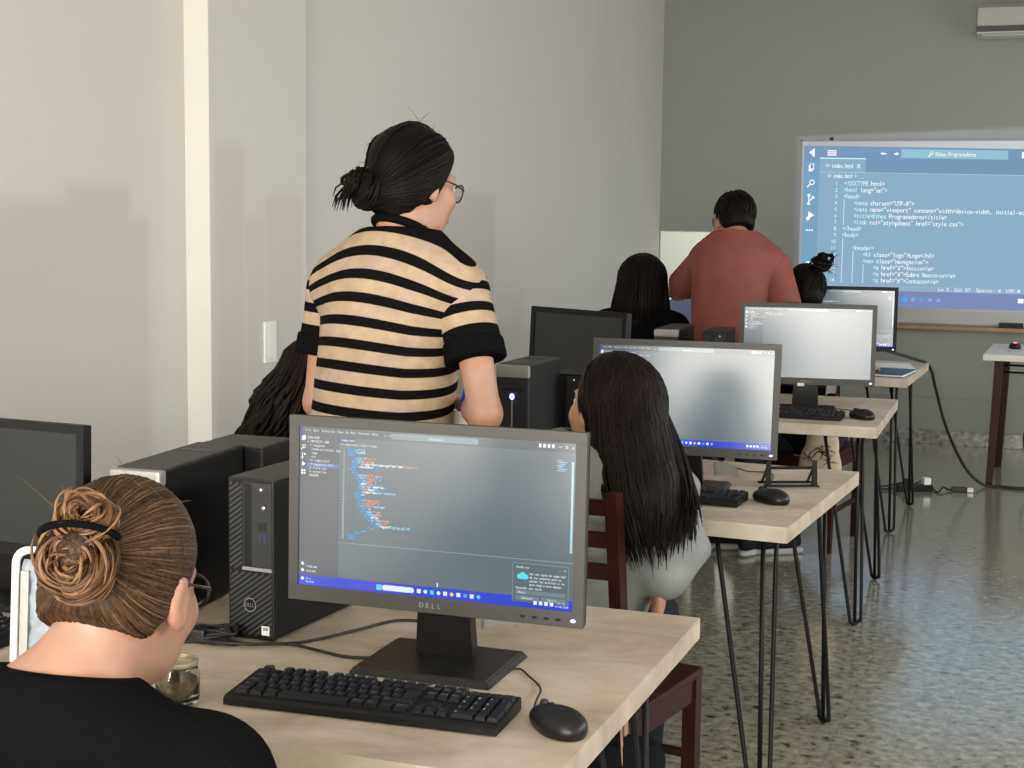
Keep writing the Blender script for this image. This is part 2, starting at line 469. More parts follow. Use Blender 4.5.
class SDF:
    def __init__(s, k=0.03): s.p = []; s.k = k; s.cuts = []
    def cone(s, a, b, ra, rb, k=None):
        s.p.append(('c', np.array(a, float), np.array(b, float), ra, rb, s.k if k is None else k)); return s
    def chain(s, pts, rs, k=None):
        for i in range(len(pts) - 1): s.cone(pts[i], pts[i + 1], rs[i], rs[i + 1], k)
        return s
    def ell(s, c, r, R=None, k=None):
        s.p.append(('e', np.array(c, float), np.eye(3) if R is None else R, np.array(r, float), None, s.k if k is None else k)); return s
    def sub(s, c, r, R=None, k=0.01):
        s.p.append(('s', np.array(c, float), np.eye(3) if R is None else R, np.array(r, float), None, k)); return s
    def cut(s, point, normal):
        """remove the side the normal points to"""
        n = np.array(normal, float); s.cuts.append((np.array(point, float), n / np.linalg.norm(n))); return s
    @staticmethod
    def _ell(P, c, R, r):
        q = (P - c) @ R
        k0 = np.linalg.norm(q / r, axis=-1); k1 = np.linalg.norm(q / (r * r), axis=-1)
        return k0 * (k0 - 1.0) / np.maximum(k1, 1e-6)
    def mesh(s, vox=0.008, noise=None, smooth=0):
        lo = np.full(3, 1e9); hi = -lo
        for p in s.p:
            if p[0] == 'c':
                for q, r in ((p[1], p[3]), (p[2], p[4])): lo = np.minimum(lo, q - r); hi = np.maximum(hi, q + r)
            elif p[0] == 'e':
                m = max(p[3]); lo = np.minimum(lo, p[1] - m); hi = np.maximum(hi, p[1] + m)
        lo = lo - 4 * vox - 0.01; hi = hi + 4 * vox + 0.01
        N = np.ceil((hi - lo) / vox).astype(int) + 1
        ax = [lo[i] + vox * np.arange(N[i]) for i in range(3)]
        V = np.full(tuple(N), 0.5, np.float32)
        for p in s.p:
            k = p[5]; pad = k + 3 * vox + 0.01
            if p[0] == 'c': a = np.minimum(p[1] - p[3], p[2] - p[4]); b = np.maximum(p[1] + p[3], p[2] + p[4])
            else: m = max(p[3]); a = p[1] - m; b = p[1] + m
            i0 = np.clip(np.floor((a - pad - lo) / vox).astype(int), 0, N - 1); i1 = np.clip(np.ceil((b + pad - lo) / vox).astype(int) + 1, 1, N)
            G = np.stack(np.meshgrid(*[ax[i][i0[i]:i1[i]] for i in range(3)], indexing='ij'), -1)
            sl = tuple(slice(i0[i], i1[i]) for i in range(3))
            if p[0] == 'c':
                ba = p[2] - p[1]; L2 = max(float(ba @ ba), 1e-9)
                t = np.clip(((G - p[1]) @ ba) / L2, 0, 1)
                d = np.linalg.norm(G - p[1] - t[..., None] * ba, axis=-1) - (p[3] + (p[4] - p[3]) * t)
            else: d = s._ell(G, p[1], p[2], p[3])
            A = V[sl]
            if p[0] == 's':
                h = np.maximum(k - np.abs(A + d), 0) / k
                V[sl] = np.maximum(A, -d) + h * h * k / 4
            else:
                h = np.maximum(k - np.abs(A - d), 0) / k
                V[sl] = np.minimum(A, d) - h * h * k / 4
        G = None
        if noise or s.cuts:
            G = np.stack(np.meshgrid(*ax, indexing='ij'), -1)
        if noise:
            V = V + noise(G).astype(np.float32)
        for pt, n in s.cuts:
            V = np.maximum(V, ((G - pt) @ n).astype(np.float32))
        return surface_nets(V, lo, vox, smooth)

def surface_nets(V, lo, vox, smooth=0):
    ins = V < 0
    nx, ny, nz = V.shape
    c = [ins[i:nx - 1 + i, j:ny - 1 + j, k:nz - 1 + k] for i in (0, 1) for j in (0, 1) for k in (0, 1)]
    sm = sum(x.astype(np.int8) for x in c)
    act = (sm > 0) & (sm < 8)
    I = np.argwhere(act)
    idx = np.full(act.shape, -1, np.int64); idx[act] = np.arange(len(I))
    acc = np.zeros((len(I), 3)); cnt = np.zeros(len(I))
    offs = [(i, j, k) for i in (0, 1) for j in (0, 1) for k in (0, 1)]
    val = {o: V[I[:, 0] + o[0], I[:, 1] + o[1], I[:, 2] + o[2]].astype(float) for o in offs}
    for o in offs:
        for a in range(3):
            if o[a] == 0:
                q = list(o); q[a] = 1; q = tuple(q)
                v0, v1 = val[o], val[q]
                x = (v0 < 0) != (v1 < 0)
                t = np.where(x, v0 / np.where(np.abs(v0 - v1) < 1e-12, 1e-12, v0 - v1), 0)
                pt = np.tile(np.array(o, float), (len(I), 1)); pt[:, a] = t
                acc[x] += pt[x]; cnt[x] += 1
    verts = lo + vox * (I + acc / np.maximum(cnt, 1)[:, None])
    faces = []
    for a in range(3):
        b, d = (a + 1) % 3, (a + 2) % 3
        s0 = [slice(None)] * 3; s1 = [slice(None)] * 3
        s0[a] = slice(0, -1); s1[a] = slice(1, None)
        x = ins[tuple(s0)] != ins[tuple(s1)]
        E = np.argwhere(x)
        ok = (E[:, b] > 0) & (E[:, d] > 0) & (E[:, b] < V.shape[b] - 1) & (E[:, d] < V.shape[d] - 1)
        E = E[ok]
        def cell(db, dd):
            Q = E.copy(); Q[:, b] -= db; Q[:, d] -= dd
            return idx[Q[:, 0], Q[:, 1], Q[:, 2]]
        q = np.stack([cell(1, 1), cell(0, 1), cell(0, 0), cell(1, 0)], 1)
        flip = ~ins[E[:, 0], E[:, 1], E[:, 2]]
        q[flip] = q[flip][:, ::-1]
        faces.append(q)
    F = np.concatenate(faces)
    F = F[(F >= 0).all(1)]
    for _ in range(smooth):
        S = np.zeros_like(verts); n = np.zeros(len(verts))
        for i in range(4):
            for j in (1, 3):
                np.add.at(S, F[:, i], verts[F[:, (i + j) % 4]]); np.add.at(n, F[:, i], 1)
        verts = 0.5 * verts + 0.5 * S / np.maximum(n, 1)[:, None]
    return verts, F

def np_mesh(name, verts, faces, mat, parent=None, origin=None, attrs=None, smooth=True):
    me = bpy.data.meshes.new(name)
    v = np.asarray(verts, float)
    if origin is not None: v = v - np.array(origin)
    me.from_pydata(v.tolist(), [], faces.tolist() if hasattr(faces, 'tolist') else faces)
    for m in (mat if isinstance(mat, list) else [mat]): me.materials.append(m)
    me.polygons.foreach_set('use_smooth', [smooth] * len(me.polygons))
    for k, arr in (attrs or {}).items():
        a = me.attributes.new(k, 'FLOAT', 'POINT'); a.data.foreach_set('value', np.asarray(arr, np.float32))
    me.update()
    return link_mesh(name, me, parent)

def ripple(amp, freq, seed=0, stretch=(1, 1, 1)):
    r = np.random.default_rng(seed)
    D = r.normal(size=(7, 3)) * np.array(stretch); D /= np.linalg.norm(D, axis=1)[:, None]
    F = freq * r.uniform(0.6, 1.6, 7); ph = r.uniform(0, 6.28, 7)
    def f(G):
        s = 0
        for d, w, p in zip(D, F, ph): s = s + np.sin((G @ d) * w + p)
        return amp * s / 3.0
    return f
# ------------------------------------------------------------------ camera
def make_camera():
    f, pitch, roll, yaw, H = 1512.97, 0.11342, 0.013117, 0.357189, 1.51274
    cy, sy = math.cos(yaw), math.sin(yaw)
    fw = Vector((-sy * math.cos(pitch), cy * math.cos(pitch), -math.sin(pitch)))
    r0 = Vector((cy, sy, 0)); u0 = r0.cross(fw)
    r = math.cos(roll) * r0 + math.sin(roll) * u0; u = -math.sin(roll) * r0 + math.cos(roll) * u0
    cam = bpy.data.cameras.new('camera'); o = bpy.data.objects.new('camera', cam); COL.objects.link(o)
    cam.sensor_width = 36; cam.lens = f / 1024 * 36; cam.clip_start = 0.05
    o.matrix_world = Matrix(((r.x, u.x, -fw.x, 0), (r.y, u.y, -fw.y, 0), (r.z, u.z, -fw.z, H), (0, 0, 0, 1)))
    SC.camera = o
make_camera()

# ------------------------------------------------------------------ room shell
XL, XR, YF, YB, ZC = -2.79, 2.7, -3.3, 10.41, 2.98
def struct(name, mb):
    return tag(mb.build(name), kind='structure')
struct('floor', MB().box((XL - .2, YF - .2, -.1), (XR + .2, YB + .2, 0), M['floor']))
struct('ceiling', MB().box((XL - .2, YF - .2, ZC), (XR + .2, YB + .2, ZC + .1), M['ceiling']))
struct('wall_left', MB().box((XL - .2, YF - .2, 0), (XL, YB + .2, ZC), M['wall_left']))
struct('wall_right', MB().box((XR, YF - .2, 0), (XR + .2, YB + .2, ZC), M['ceiling']))
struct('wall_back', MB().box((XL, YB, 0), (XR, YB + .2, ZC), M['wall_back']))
# front wall (behind the camera) with its wide window opening
WX0, WX1, WZ0, WZ1 = -2.70, 1.55, 0.55, 2.35
struct('wall_front', MB().box((XL, YF - .2, 0), (XR, YF, WZ0), M['ceiling']).box((XL, YF - .2, WZ1), (XR, YF, ZC), M['ceiling'])
       .box((XL, YF - .2, WZ0), (WX0, YF, WZ1), M['ceiling']).box((WX1, YF - .2, WZ0), (XR, YF, WZ1), M['ceiling']))
wf = MB()
for x in (WX0, -1.66, -0.65, 0.45, WX1 - .05): wf.box((x, YF - .12, WZ0), (x + .05, YF - .05, WZ1), M['alu'])
for z in (WZ0, WZ1 - .05): wf.box((WX0, YF - .12, z), (WX1, YF - .05, z + .05), M['alu'])
struct('window_1', wf)
# projecting column on the left wall
col = MB()
c0, c1, cx = 4.359, 5.02, XL + .092
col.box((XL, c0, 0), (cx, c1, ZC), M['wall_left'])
col.box((XL, c0 - .004, 0), (cx, c0, ZC), M['column'])
struct('trim_1', col)
struct('baseboard_back', MB().box((XL, YB - .012, 0), (XR, YB, .097), M['granite'], .003))
struct('baseboard_left', MB().box((XL, c1, 0), (XL + .012, YB - .012, .097), M['granite'], .003))
struct('trim_2', MB().box((XL, YB - .004, .312), (XR, YB, .322), M['wall_back'], .0015))

# ------------------------------------------------------------------ things on the back wall
em0 = em
def whiteboard():
    x0, x1, z0, z1 = -1.815, 0.62, .800, 2.025
    r = empty('whiteboard', (x0, YB, z0))
    tag(r, 'wide whiteboard in thin metal frame on the back wall, showing the projected code', 'whiteboard')
    L = lambda x, y, z: (x - x0, y - YB, z - z0)
    MB().box(L(x0 + .01, YB - .012, z0 + .01), L(x1 - .01, YB - .001, z1 - .01), M['board']).build('board_surface', r)
    fr = MB()
    for a, b in (((x0, YB - .018, z1 - .014), (x1, YB, z1)), ((x0, YB - .018, z0), (x0 + .014, YB, z1)), ((x1 - .014, YB - .018, z0), (x1, YB, z1)), ((x0, YB - .018, z0), (x1, YB, z0 + .012))):
        fr.box(L(*a), L(*b), M['board_frame'], .002)
    fr.build('frame', r)
    MB().box(L(x0, YB - .06, z0 - .028), L(x1, YB - .001, z0 - .001), M['ledge_wood'], .003).build('ledge', r)
    hb = MB(); hb.box(L(-1.62, YB - .026, z1 - .008), L(-1.595, YB - .016, z1 + .012), M['black_plastic'], .002); hb.build('hanging_clip', r)
    # projected editor window, its light put in as emissive marks: u to the right from the left edge, v down from the top edge (keystoned)
    W, Hh = 1.93, 1.075
    def xf(u, v, k):
        top = 1.983 - u * .0185; bot = .905 + u * .006
        t = v / Hh
        return L(x0 + .028 + u, YB - .0125 - .0004 * k, top + (bot - top) * t)
    f = Flat(xf)
    em = lambda c, s=1.0: em0(c, s, .7, .08)
    bg = em((144, 178, 200), .92); side = em((122, 168, 198), .92); bar = em((124, 156, 190), .92); low = em((128, 142, 186), .9)
    wht = em((250, 252, 255), 1.05); cy = em((205, 244, 255), 1.05); fld = em((150, 192, 206), 1.0)
    nx = 12
    f.rect(0, 0, W, .955, bg, 1)
    f.rect(0, 0, W, .105, bar, 2); f.rect(.41, .105, W, .175, bar, 2)
    f.rect(0, .105, .105, .93, side, 2)
    f.rect(0, .93, W, .965, em((150, 178, 205), .95), 2)
    f.rect(0, .965, W, Hh, low, 2)
    f.rect(.105, .172, W, .176, em((170, 205, 222), 1.0), 3)
    # title bar
    f.poly([(.03, .045), (.062, .022), (.062, .07)], wht, 4); f.rect(.056, .02, .07, .072, wht, 4)
    for i in range(3): f.rect(.155, .028 + i * .014, .215, .036 + i * .014, wht, 4)
    f.text(.50, .06, '<', .03, .045, wht, 4); f.line(.515, .046, .545, .046, .008, wht, 4)
    f.text(.60, .06, '>', .03, .045, wht, 4); f.line(.595, .046, .615, .046, .008, wht, 4)
    f.rect(.64, .012, 1.315, .072, fld, 3)
    f.ring(.835, .038, .012, .004, wht, 4); f.line(.827, .048, .815, .062, .006, wht, 4)
    f.text(.86, .056, 'Ethos Programadores', .0135, .040, wht, 4)
    for i in range(3): f.rect(1.40 + i * .09, .02, 1.445 + i * .09, .062, wht, 4)
    # activity icons
    X = .052
    f.rect(X - .012, .120, X + .016, .160, wht, 4); f.rect(X - .020, .130, X + .006, .172, wht, 3); f.rect(X - .008, .124, X + .011, .152, side, 5)
    f.ring(X + .006, .245, .018, .006, wht, 4); f.line(X - .008, .258, X - .026, .278, .008, wht, 4)
    f.line(X - .012, .335, X - .012, .385, .007, wht, 4); f.line(X - .012, .372, X + .014, .350, .007, wht, 4)
    f.disc(X - .012, .332, .010, wht, 4); f.disc(X - .012, .388, .010, wht, 4); f.disc(X + .016, .346, .010, wht, 4)
    f.poly([(X - .012, .440), (X + .028, .465), (X - .012, .490)], wht, 4); f.disc(X - .014, .488, .013, wht, 5)
    for i in range(3): f.disc(X - .018 + i * .018, .567, .006, wht, 4)
    f.ring(X, .80, .022, .007, wht, 4); f.disc(X, .793, .009, wht, 4)
    # tab, breadcrumb
    f.rect(.105, .078, .41, .085, cy, 4); f.rect(.105, .085, .41, .172, bg, 3)
    f.text(.145, .145, '<>', .014, .040, wht, 4); f.text(.185, .146, 'index.html', .0148, .046, wht, 4); f.text(.350, .146, 'X', .030, .044, wht, 4)
    f.text(.160, .212, '<> index.html > ...', .0130, .040, wht, 4)
    code = ['<!DOCTYPE html>', '<html lang="en">', '<head>', '    <meta charset="UTF-8">', '    <meta name="viewport" content="width=device-width, initial-scale=1.0">', '    <title>Ethos Programadores</title>',
            '    <link rel="stylesheet" href="style.css">', '</head>', '<body>', '', '    <header>', '        <h1 class="logo">Logo</h1>', '        <nav class="navegacion">', '            <a href="#">Inicio</a>',
            '            <a href="#">Sobre Nosotros</a>', '            <a href="#">Contacto</a>']
    for i, s in enumerate(code):
        y = .262 + i * .0432
        n = str(i + 1); f.text(.215 - .0165 * (len(n) - 1) , y, n, .017, .036, cy, 4)
        ind = len(s) - len(s.lstrip())
        if s:
            k = s.find(' ', ind)
            cut = len(s) if k < 0 else k
            f.text(.274 + ind * .0178, y, s[ind:cut], .0178, .045, cy, 4)
            if cut < len(s): f.text(.274 + cut * .0178, y, s[cut:], .0178, .045, wht, 4)
    for c, a, b in ((0, 3, 7), (0, 9, 16), (4, 11, 16), (8, 13, 16)):
        x = .276 + c * .0178
        f.rect(x, .262 + a * .0432 - .036, x + .004, .262 + (b - 1) * .0432 + .006, cy, 4)
    f.rect(.62, .510, .626, .535, wht, 4)
    f.text(.915, .957, 'Ln 5, Col 57  Spaces: 4  UTF-8  CRLF  HTML', .0172, .034, wht, 4)
    for i in range(3): f.rect(1.42 + i * .06, .995, 1.455 + i * .06, 1.025, wht, 4)
    for i in range(5): f.disc(.70 + i * .055, 1.02, .013 if i else .018, em((60, 150, 250), 1.2) if i in (0, 2) else em((120, 170, 240), 1.0), 4)
    f.build('projected_screen', r)
    return r
whiteboard()
e = MB(); e.box((-.075, -.028, 0), (.075, .028, .022), M['black_plastic'], .004); e.box((-.075, -.028, .022), (.075, .028, .034), M['grey_front'], .004)
o = tag(e.build('board_eraser'), 'black board eraser lying on the brown ledge of the whiteboard', 'eraser'); o.location = (-.40, YB - .031, .7995)

def air_conditioner():
    x0, z0 = -.69, 2.645
    r = empty('air_conditioner', (x0, YB, z0)); tag(r, 'cream wall air conditioner high on the back wall', 'air conditioner')
    W = .85
    prof = [(0, .03), (-.15, .0), (-.20, .03), (-.205, .075), (-.20, .19), (-.17, .215), (0, .215)]
    mb = MB(); n = len(prof)
    vs = [(0, p[0], p[1]) for p in prof] + [(W, p[0], p[1]) for p in prof]
    mb.add(vs, [tuple(range(n)), tuple(range(2 * n - 1, n - 1, -1))] + [(i, i + n, (i + 1) % n + n, (i + 1) % n) for i in range(n)], M['ac'])
    mb.build('housing', r)
    MB().box((.002, -.212, .078), (W - .002, -.2045, .188), M['ac'], .003).build('front_panel', r)
    MB().box((-.002, -.2145, .040), (W + .002, -.196, .074), M['port'], .002).build('outlet_louver', r)
    MB().box((.03, -.204, .012), (W - .03, -.15, .026), M['ac'], .003).build('vane', r)
air_conditioner()

o = empty('wall_outlet', (cx, 4.742, 1.04)); tag(o, 'white outlet plate on the column of the left wall', 'outlet')
MB().box((0, -.041, -.074), (.008, .041, .074), M['white_plastic'], .003).build('cover_plate', o)
MB().box((.008, -.02, -.045), (.0095, .02, .045), M['white_plastic'], .001).build('socket_insert', o)
for z in (-.058, .058): MB().ball((.0085, 0, z), (.0012, .0035, .0035), M['chrome'], u=8, v=6).build('screw', o)

# ------------------------------------------------------------------ desks
DESKS = [(-.633, 1.852, .0107), (-.640, 3.663, -.055), (-.660, 5.567, .030), (-.739, 7.304, -.020)]
DW, DD, DT, DZ = 1.68, .907, .040, .75
def dpt(i, u, v):
    x, y, a = DESKS[i]; c, s = math.cos(a), math.sin(a)
    return (x + c * u - s * v, y + s * u + c * v)
def make_desk():
    r = empty('desk', (0, 0, 0))
    top = MB()
    x0, x1, y0, y1 = -DW, 0, 0, DD
    top.box((x0, y0, DZ - DT), (x1, y1, DZ), M['desk'], 0.0)
    e = .0012
    top.box((x0, y0 - e, DZ - DT), (x1, y0, DZ - .0004), M['desk_edge']); top.box((x0, y1, DZ - DT), (x1, y1 + e, DZ - .0004), M['desk_edge'])
    top.box((x1, y0 - e, DZ - DT), (x1 + e, y1 + e, DZ - .0004), M['desk']); top.box((x0 - e, y0 - e, DZ - DT), (x0, y1 + e, DZ - .0004), M['desk_edge'])
    top.build('tabletop', r)
    for sx in (0, 1):
        for sy in (0, 1):
            fx = x1 - .055 if sx else x0 + .055; fy = y1 - .12 if sy else y0 + .03
            dx = -1 if sx else 1; dy = -1 if sy else 1
            zt = DZ - DT - .004
            lg = MB()
            lg.box((min(fx, fx + dx * .14) - .012, min(fy, fy + dy * .14) - .012, zt), (max(fx, fx + dx * .14) + .012, max(fy, fy + dy * .14) + .012, zt + .004), M['black_metal'])
            tops = [(fx + dx * .135, fy + dy * .01, zt), (fx + dx * .01, fy + dy * .135, zt), (fx + dx * .015, fy + dy * .015, zt)]
            R = .0065; zb = .0066
            def foot(a, b):
                # U shaped rod from top a down round the foot and up to top b
                A = Vector(a); B = Vector(b); h = (B - A); h.z = 0; h = h.normalized() if h.length > 1e-6 else Vector((1, 0, 0))
                F = Vector((fx, fy, 0)); w = .028
                pts = [A.lerp(F - h * w + Vector((0, 0, .05)), t) for t in (0, .5, 1)]
                pts += [F - h * w * .75 + Vector((0, 0, .018)), F + Vector((0, 0, zb)), F + h * w * .75 + Vector((0, 0, .018))]
                pts += [(F + h * w + Vector((0, 0, .05))).lerp(B, t) for t in (0, .5, 1)]
                lg.tube(catmull(pts, 4), R, M['black_metal'], 8)
            foot(tops[0], tops[1])
            lg.tube([Vector(tops[2]), Vector((fx, fy, .012))], R, M['black_metal'], 8)
            lg.build('leg', r)
    return r
desk0 = make_desk()
dl = ['beige topped hairpin desk nearest the camera, with the black keyboard and lit code monitor', 'beige topped hairpin desk second from the camera, with the black wire stand on its corner',
      'hairpin desk third from the camera, under the monitor with the pale washed out screen', 'hairpin desk farthest from the camera, below the projected picture, with a blue notebook on it']
desks = [desk0] + [copy_tree(desk0) for _ in range(3)]
for i, d in enumerate(desks):
    d.location = (DESKS[i][0], DESKS[i][1], 0); d.rotation_euler = (0, 0, DESKS[i][2]); tag(d, dl[i], 'desk', 'hairpin desks in a row')

# ------------------------------------------------------------------ monitors
CODE1 = [(0, 'b', '<!DOCTYPE html>'), (0, 'b', '<html lang="en">'), (0, 'b', '<head>'), (1, 'b', '<meta '), (1, 'b', '<meta '), (1, 'b', '<title>'), (0, 'b', '</head>'), (1, 'b', '<body>'), (2, 'b', '<div class="')]
SEG1 = [(0, [(8, 'b'), (7, 'c')]), (0, [(5, 'b'), (6, 'c'), (4, 'w')]), (0, [(6, 'b')]), (1, [(5, 'b'), (9, 'c'), (8, 'o')]), (1, [(5, 'b'), (5, 'c'), (10, 'o')]), (1, [(5, 'b'), (5, 'c'), (36, 'w'), (13, 'o')]), (1, [(7, 'b'), (12, 'w'), (6, 'b')]),
        (0, [(7, 'b')]), (1, [(6, 'b')]), (2, [(3, 'b'), (8, 'c'), (14, 'o')]), (2, [(4, 'b'), (6, 'c'), (8, 'o'), (8, 'b')]), (3, [(4, 'b'), (4, 'c'), (9, 'o')]), (3, [(3, 'b'), (5, 'w'), (6, 'o'), (4, 'b')]),
        (3, [(4, 'b'), (10, 'c'), (9, 'w'), (4, 'b')]), (3, [(3, 'b'), (6, 'o'), (7, 'w'), (4, 'b')]), (3, [(4, 'b'), (12, 'w'), (18, 'c')]), (2, [(5, 'b'), (5, 'c')]), (2, [(6, 'b')]), (3, [(4, 'b'), (5, 'c'), (11, 'o')]),
        (3, [(5, 'b'), (9, 'o'), (6, 'o')]), (3, [(5, 'b'), (8, 'o'), (12, 'c')]), (4, [(5, 'b'), (4, 'c')]), (4, [(5, 'b'), (6, 'c'), (7, 'o')]), (5, [(4, 'b'), (8, 'c'), (4, 'o')]), (5, [(6, 'b'), (7, 'w')]),
        (6, [(4, 'b'), (8, 'c'), (8, 'o')]), (7, [(5, 'b'), (5, 'c'), (6, 'o')]), (8, [(4, 'b'), (12, 'w'), (17, 'c')]), (6, [(6, 'b')]), (4, [(6, 'b')]), (2, [(7, 'b')]), (0, [(7, 'b')]), (0, [(7, 'b')])]
WORDS = 'div class="container" <main> href="#" section id="hero" <img src="img/logo.png" alt="" p> span </div> input type="text" name="viewport" width=device-width '
def editor(f, W, H, bgl, full=True, bar=True):
    """code editor window on a desktop, W x H"""
    g = {'w': em((235, 240, 245), 1.0), 'b': em((70, 165, 235), 1.0), 'c': em((150, 205, 240), 1.0), 'o': em((225, 150, 120), 1.0)}
    bg, sd, br = bgl
    f.rect(0, 0, W, H, bg, 1)
    f.rect(0, 0, W * .150, H * .935, sd, 2); f.rect(0, 0, W, H * .058, br, 3)
    blue = em((8, 48, 205), 1.0)
    if bar: f.rect(0, H * .935, W, H, blue, 3)
    f.rect(0, 0, W * .012, H * .08, em((40, 60, 130), 1.0), 4)
    q = W / 476 * 1000 * .001
    u = W / 1000
    # menu
    x = 22
    for w in ('File', 'Edit', 'Selection', 'View', 'Go', 'Run', 'Terminal', 'Help'):
        f.text(x * u, H * .030, w, 5.6 * u, 11 * u, g['w'], 5, 1.0); x += len(w) * 5.6 + 9
    f.rect(345 * u, H * .012, 660 * u, H * .046, em((110, 135, 145), 1.0), 4); f.text(485 * u, H * .037, 'Proyecto', 6 * u, 11 * u, g['w'], 5)
    f.text(320 * u, H * .036, '<  >', 6 * u, 12 * u, g['w'], 5)
    for i in range(4): f.rect((872 + 15 * i) * u, H * .014, (881 + 15 * i) * u, H * .036, g['w'], 5)
    f.line(942 * u, H * .026, 952 * u, H * .026, 2 * u, g['w'], 5); f.ring(968 * u, H * .026, 5 * u, 2 * u, g['w'], 5, 8); f.text(985 * u, H * .036, 'x', 9 * u, 16 * u, g['w'], 5)
    # activity bar
    for i, yy in enumerate((.075, .13, .18, .235, .285)):
        X = 16 * u; Y = H * yy
        if i == 0: f.rect(X - 7 * u, Y - 7 * u, X + 5 * u, Y + 7 * u, g['w'], 5); f.rect(X - 3 * u, Y - 10 * u, X + 9 * u, Y + 4 * u, g['w'], 5)
        elif i == 1: f.ring(X + 2 * u, Y - 2 * u, 7 * u, 3 * u, g['w'], 5, 10); f.line(X - 3 * u, Y + 3 * u, X - 9 * u, Y + 9 * u, 3 * u, g['w'], 5)
        elif i == 2: f.line(X - 4 * u, Y - 9 * u, X - 4 * u, Y + 9 * u, 3 * u, g['w'], 5); f.disc(X + 5 * u, Y - 3 * u, 4 * u, g['w'], 5, 8); f.disc(X - 4 * u, Y + 9 * u, 4 * u, g['w'], 5, 8)
        elif i == 3: f.poly([(X - 5 * u, Y - 9 * u), (X + 9 * u, Y), (X - 5 * u, Y + 9 * u)], g['w'], 5)
        else:
            for a in (0, 1):
                for b in (0, 1): f.rect(X + (-8 + 9 * a) * u, Y + (-8 + 9 * b) * u, X + (-1 + 9 * a) * u, Y + (-1 + 9 * b) * u, g['w'], 5)
    f.disc(16 * u, H * .865, 6 * u, g['w'], 5, 10); f.disc(16 * u, H * .905, 6 * u, g['w'], 5, 10)
    f.text(30 * u, H * .915, 'OUTLINE', 5.2 * u, 10 * u, g['w'], 5); f.text(30 * u, H * .887, 'TIMELINE', 5.2 * u, 10 * u, g['w'], 5)
    # explorer
    f.rect(30 * u, H * .226, 150 * u, H * .252, em((85, 115, 175), 1.0), 3)
    for i, (ind, s) in enumerate(((0, 'EXPLORER'), (0, 'v PROYECTO WEB'), (8, '> imagenes'), (14, 'fondo-principal.jpg'), (14, 'logo'), (14, 'css'), (8, '<> index.html'), (8, '<> nosotros.html'), (8, '# style.css'), (8, '# normalize'), (8, 'README'))):
        f.text((32 + ind) * u, H * (.076 + i * .0235), s, 5.8 * u, 12 * u, g['w'], 5, 1.0)
    f.rect(150 * u, H * .058, 212 * u, H * .088, em((60, 75, 120), 1.0), 4)
    f.text(158 * u, H * .079, 'index.html', 5.4 * u, 12 * u, g['w'], 5, 1.0)
    f.text(158 * u, H * .104, '<> index.html > html > body', 5.0 * u, 11 * u, g['w'], 5, 1.0)
    # code
    random.seed(3); wi = 0; cw = 4.1 * u
    for i, (ind, segs) in enumerate(SEG1 if full else []):
        y = H * (.133 + i * .0172); x = 188 * u + ind * 12 * u
        f.text(165 * u, y, '%2d' % (i + 1), 3.8 * u, 8.6 * u, g['w'], 5, 1.0)
        for n, c in segs:
            s = ''.join(WORDS[(wi + k) % len(WORDS)] for k in range(n)); wi += n
            if s.strip() == '': s = '<' * n
            s = s.replace(' ', '-')
            f.text(x, y, s, cw, 13.5 * u, g[c], 5, 1.2); f.text(x + .7 * u, y + .5 * u, s, cw, 13.5 * u, g[c], 6, 1.2); x += n * cw
    for k in range(4 if full else 0):
        f.rect((190 + 12 * k) * u, H * (.21 + .04 * k), (190.9 + 12 * k) * u, H * (.64 - .03 * k), em((120, 145, 155), 1.0), 3)
    if full: editor_extras(f, W, H, g, u)
    if bar: task_bar(f, W, H, g, u)

def editor_extras(f, W, H, g, u):
    # terminal line, minimap, scrollbar
    f.rect(150 * u, H * .71, W, H * .7135, em((140, 160, 168), 1.0), 3)
    for k in range(7): f.rect((935 + 3 * (k % 3)) * u, H * (.105 + k * .010), (955 + 5 * ((k * 3) % 4)) * u, H * (.109 + k * .010), g['c'], 4)
    f.rect(986 * u, H * .11, 994 * u, H * .65, em((175, 210, 218), 1.0), 4)
    # notification
    nb = em((82, 98, 106), 1.0); nl = em((130, 155, 162), 1.0)
    f.rect(790 * u, H * .735, 985 * u, H * .968, nb, 4)
    for a, b, c_, d in ((790, .735, 985, .738), (790, .735, 791.5, .968), (983.5, .735, 985, .968)): f.rect(a * u, H * b, c_ * u, H * d, nl, 5)
    f.text(803 * u, H * .765, 'OneDrive', 5.6 * u, 11 * u, g['w'], 6, 1.0); f.text(945 * u, H * .765, '... x', 6 * u, 11 * u, g['w'], 6)
    cl = em((90, 215, 225), 1.0)
    f.disc(815 * u, H * .815, 9 * u, cl, 6, 10); f.disc(826 * u, H * .808, 11 * u, cl, 6, 10); f.disc(838 * u, H * .816, 8 * u, cl, 6, 10); f.rect(813 * u, H * .812, 840 * u, H * .831, cl, 6)
    for i, s in enumerate(('Haz una copia de seguridad', 'de tus carpetas para no', 'perder tus archivos si le', 'pasa algo a este equipo')):
        f.text(850 * u, H * (.802 + i * .0215), s, 4.8 * u, 11 * u, g['w'], 6, 1.0)
    f.text(803 * u, H * .89, 'Recordar mas tarde', 5 * u, 11 * u, g['w'], 6, 1.0)
    f.rect(802 * u, H * .897, 975 * u, H * .922, em((105, 125, 132), 1.0), 6); f.text(810 * u, H * .916, 'Ahora', 5.4 * u, 11 * u, g['w'], 7, 1.0)
    f.rect(802 * u, H * .930, 885 * u, H * .956, em((105, 125, 132), 1.0), 6); f.rect(892 * u, H * .930, 975 * u, H * .956, em((105, 125, 132), 1.0), 6)
    f.text(822 * u, H * .949, 'Comenzar', 5.2 * u, 10 * u, g['w'], 7, 1.0); f.text(914 * u, H * .949, 'Omitir', 5.2 * u, 10 * u, g['w'], 7, 1.0)
    f.rect(520 * u, H * .945 - 22 * u, 524 * u, H * .945 - 8 * u, g['w'], 5)

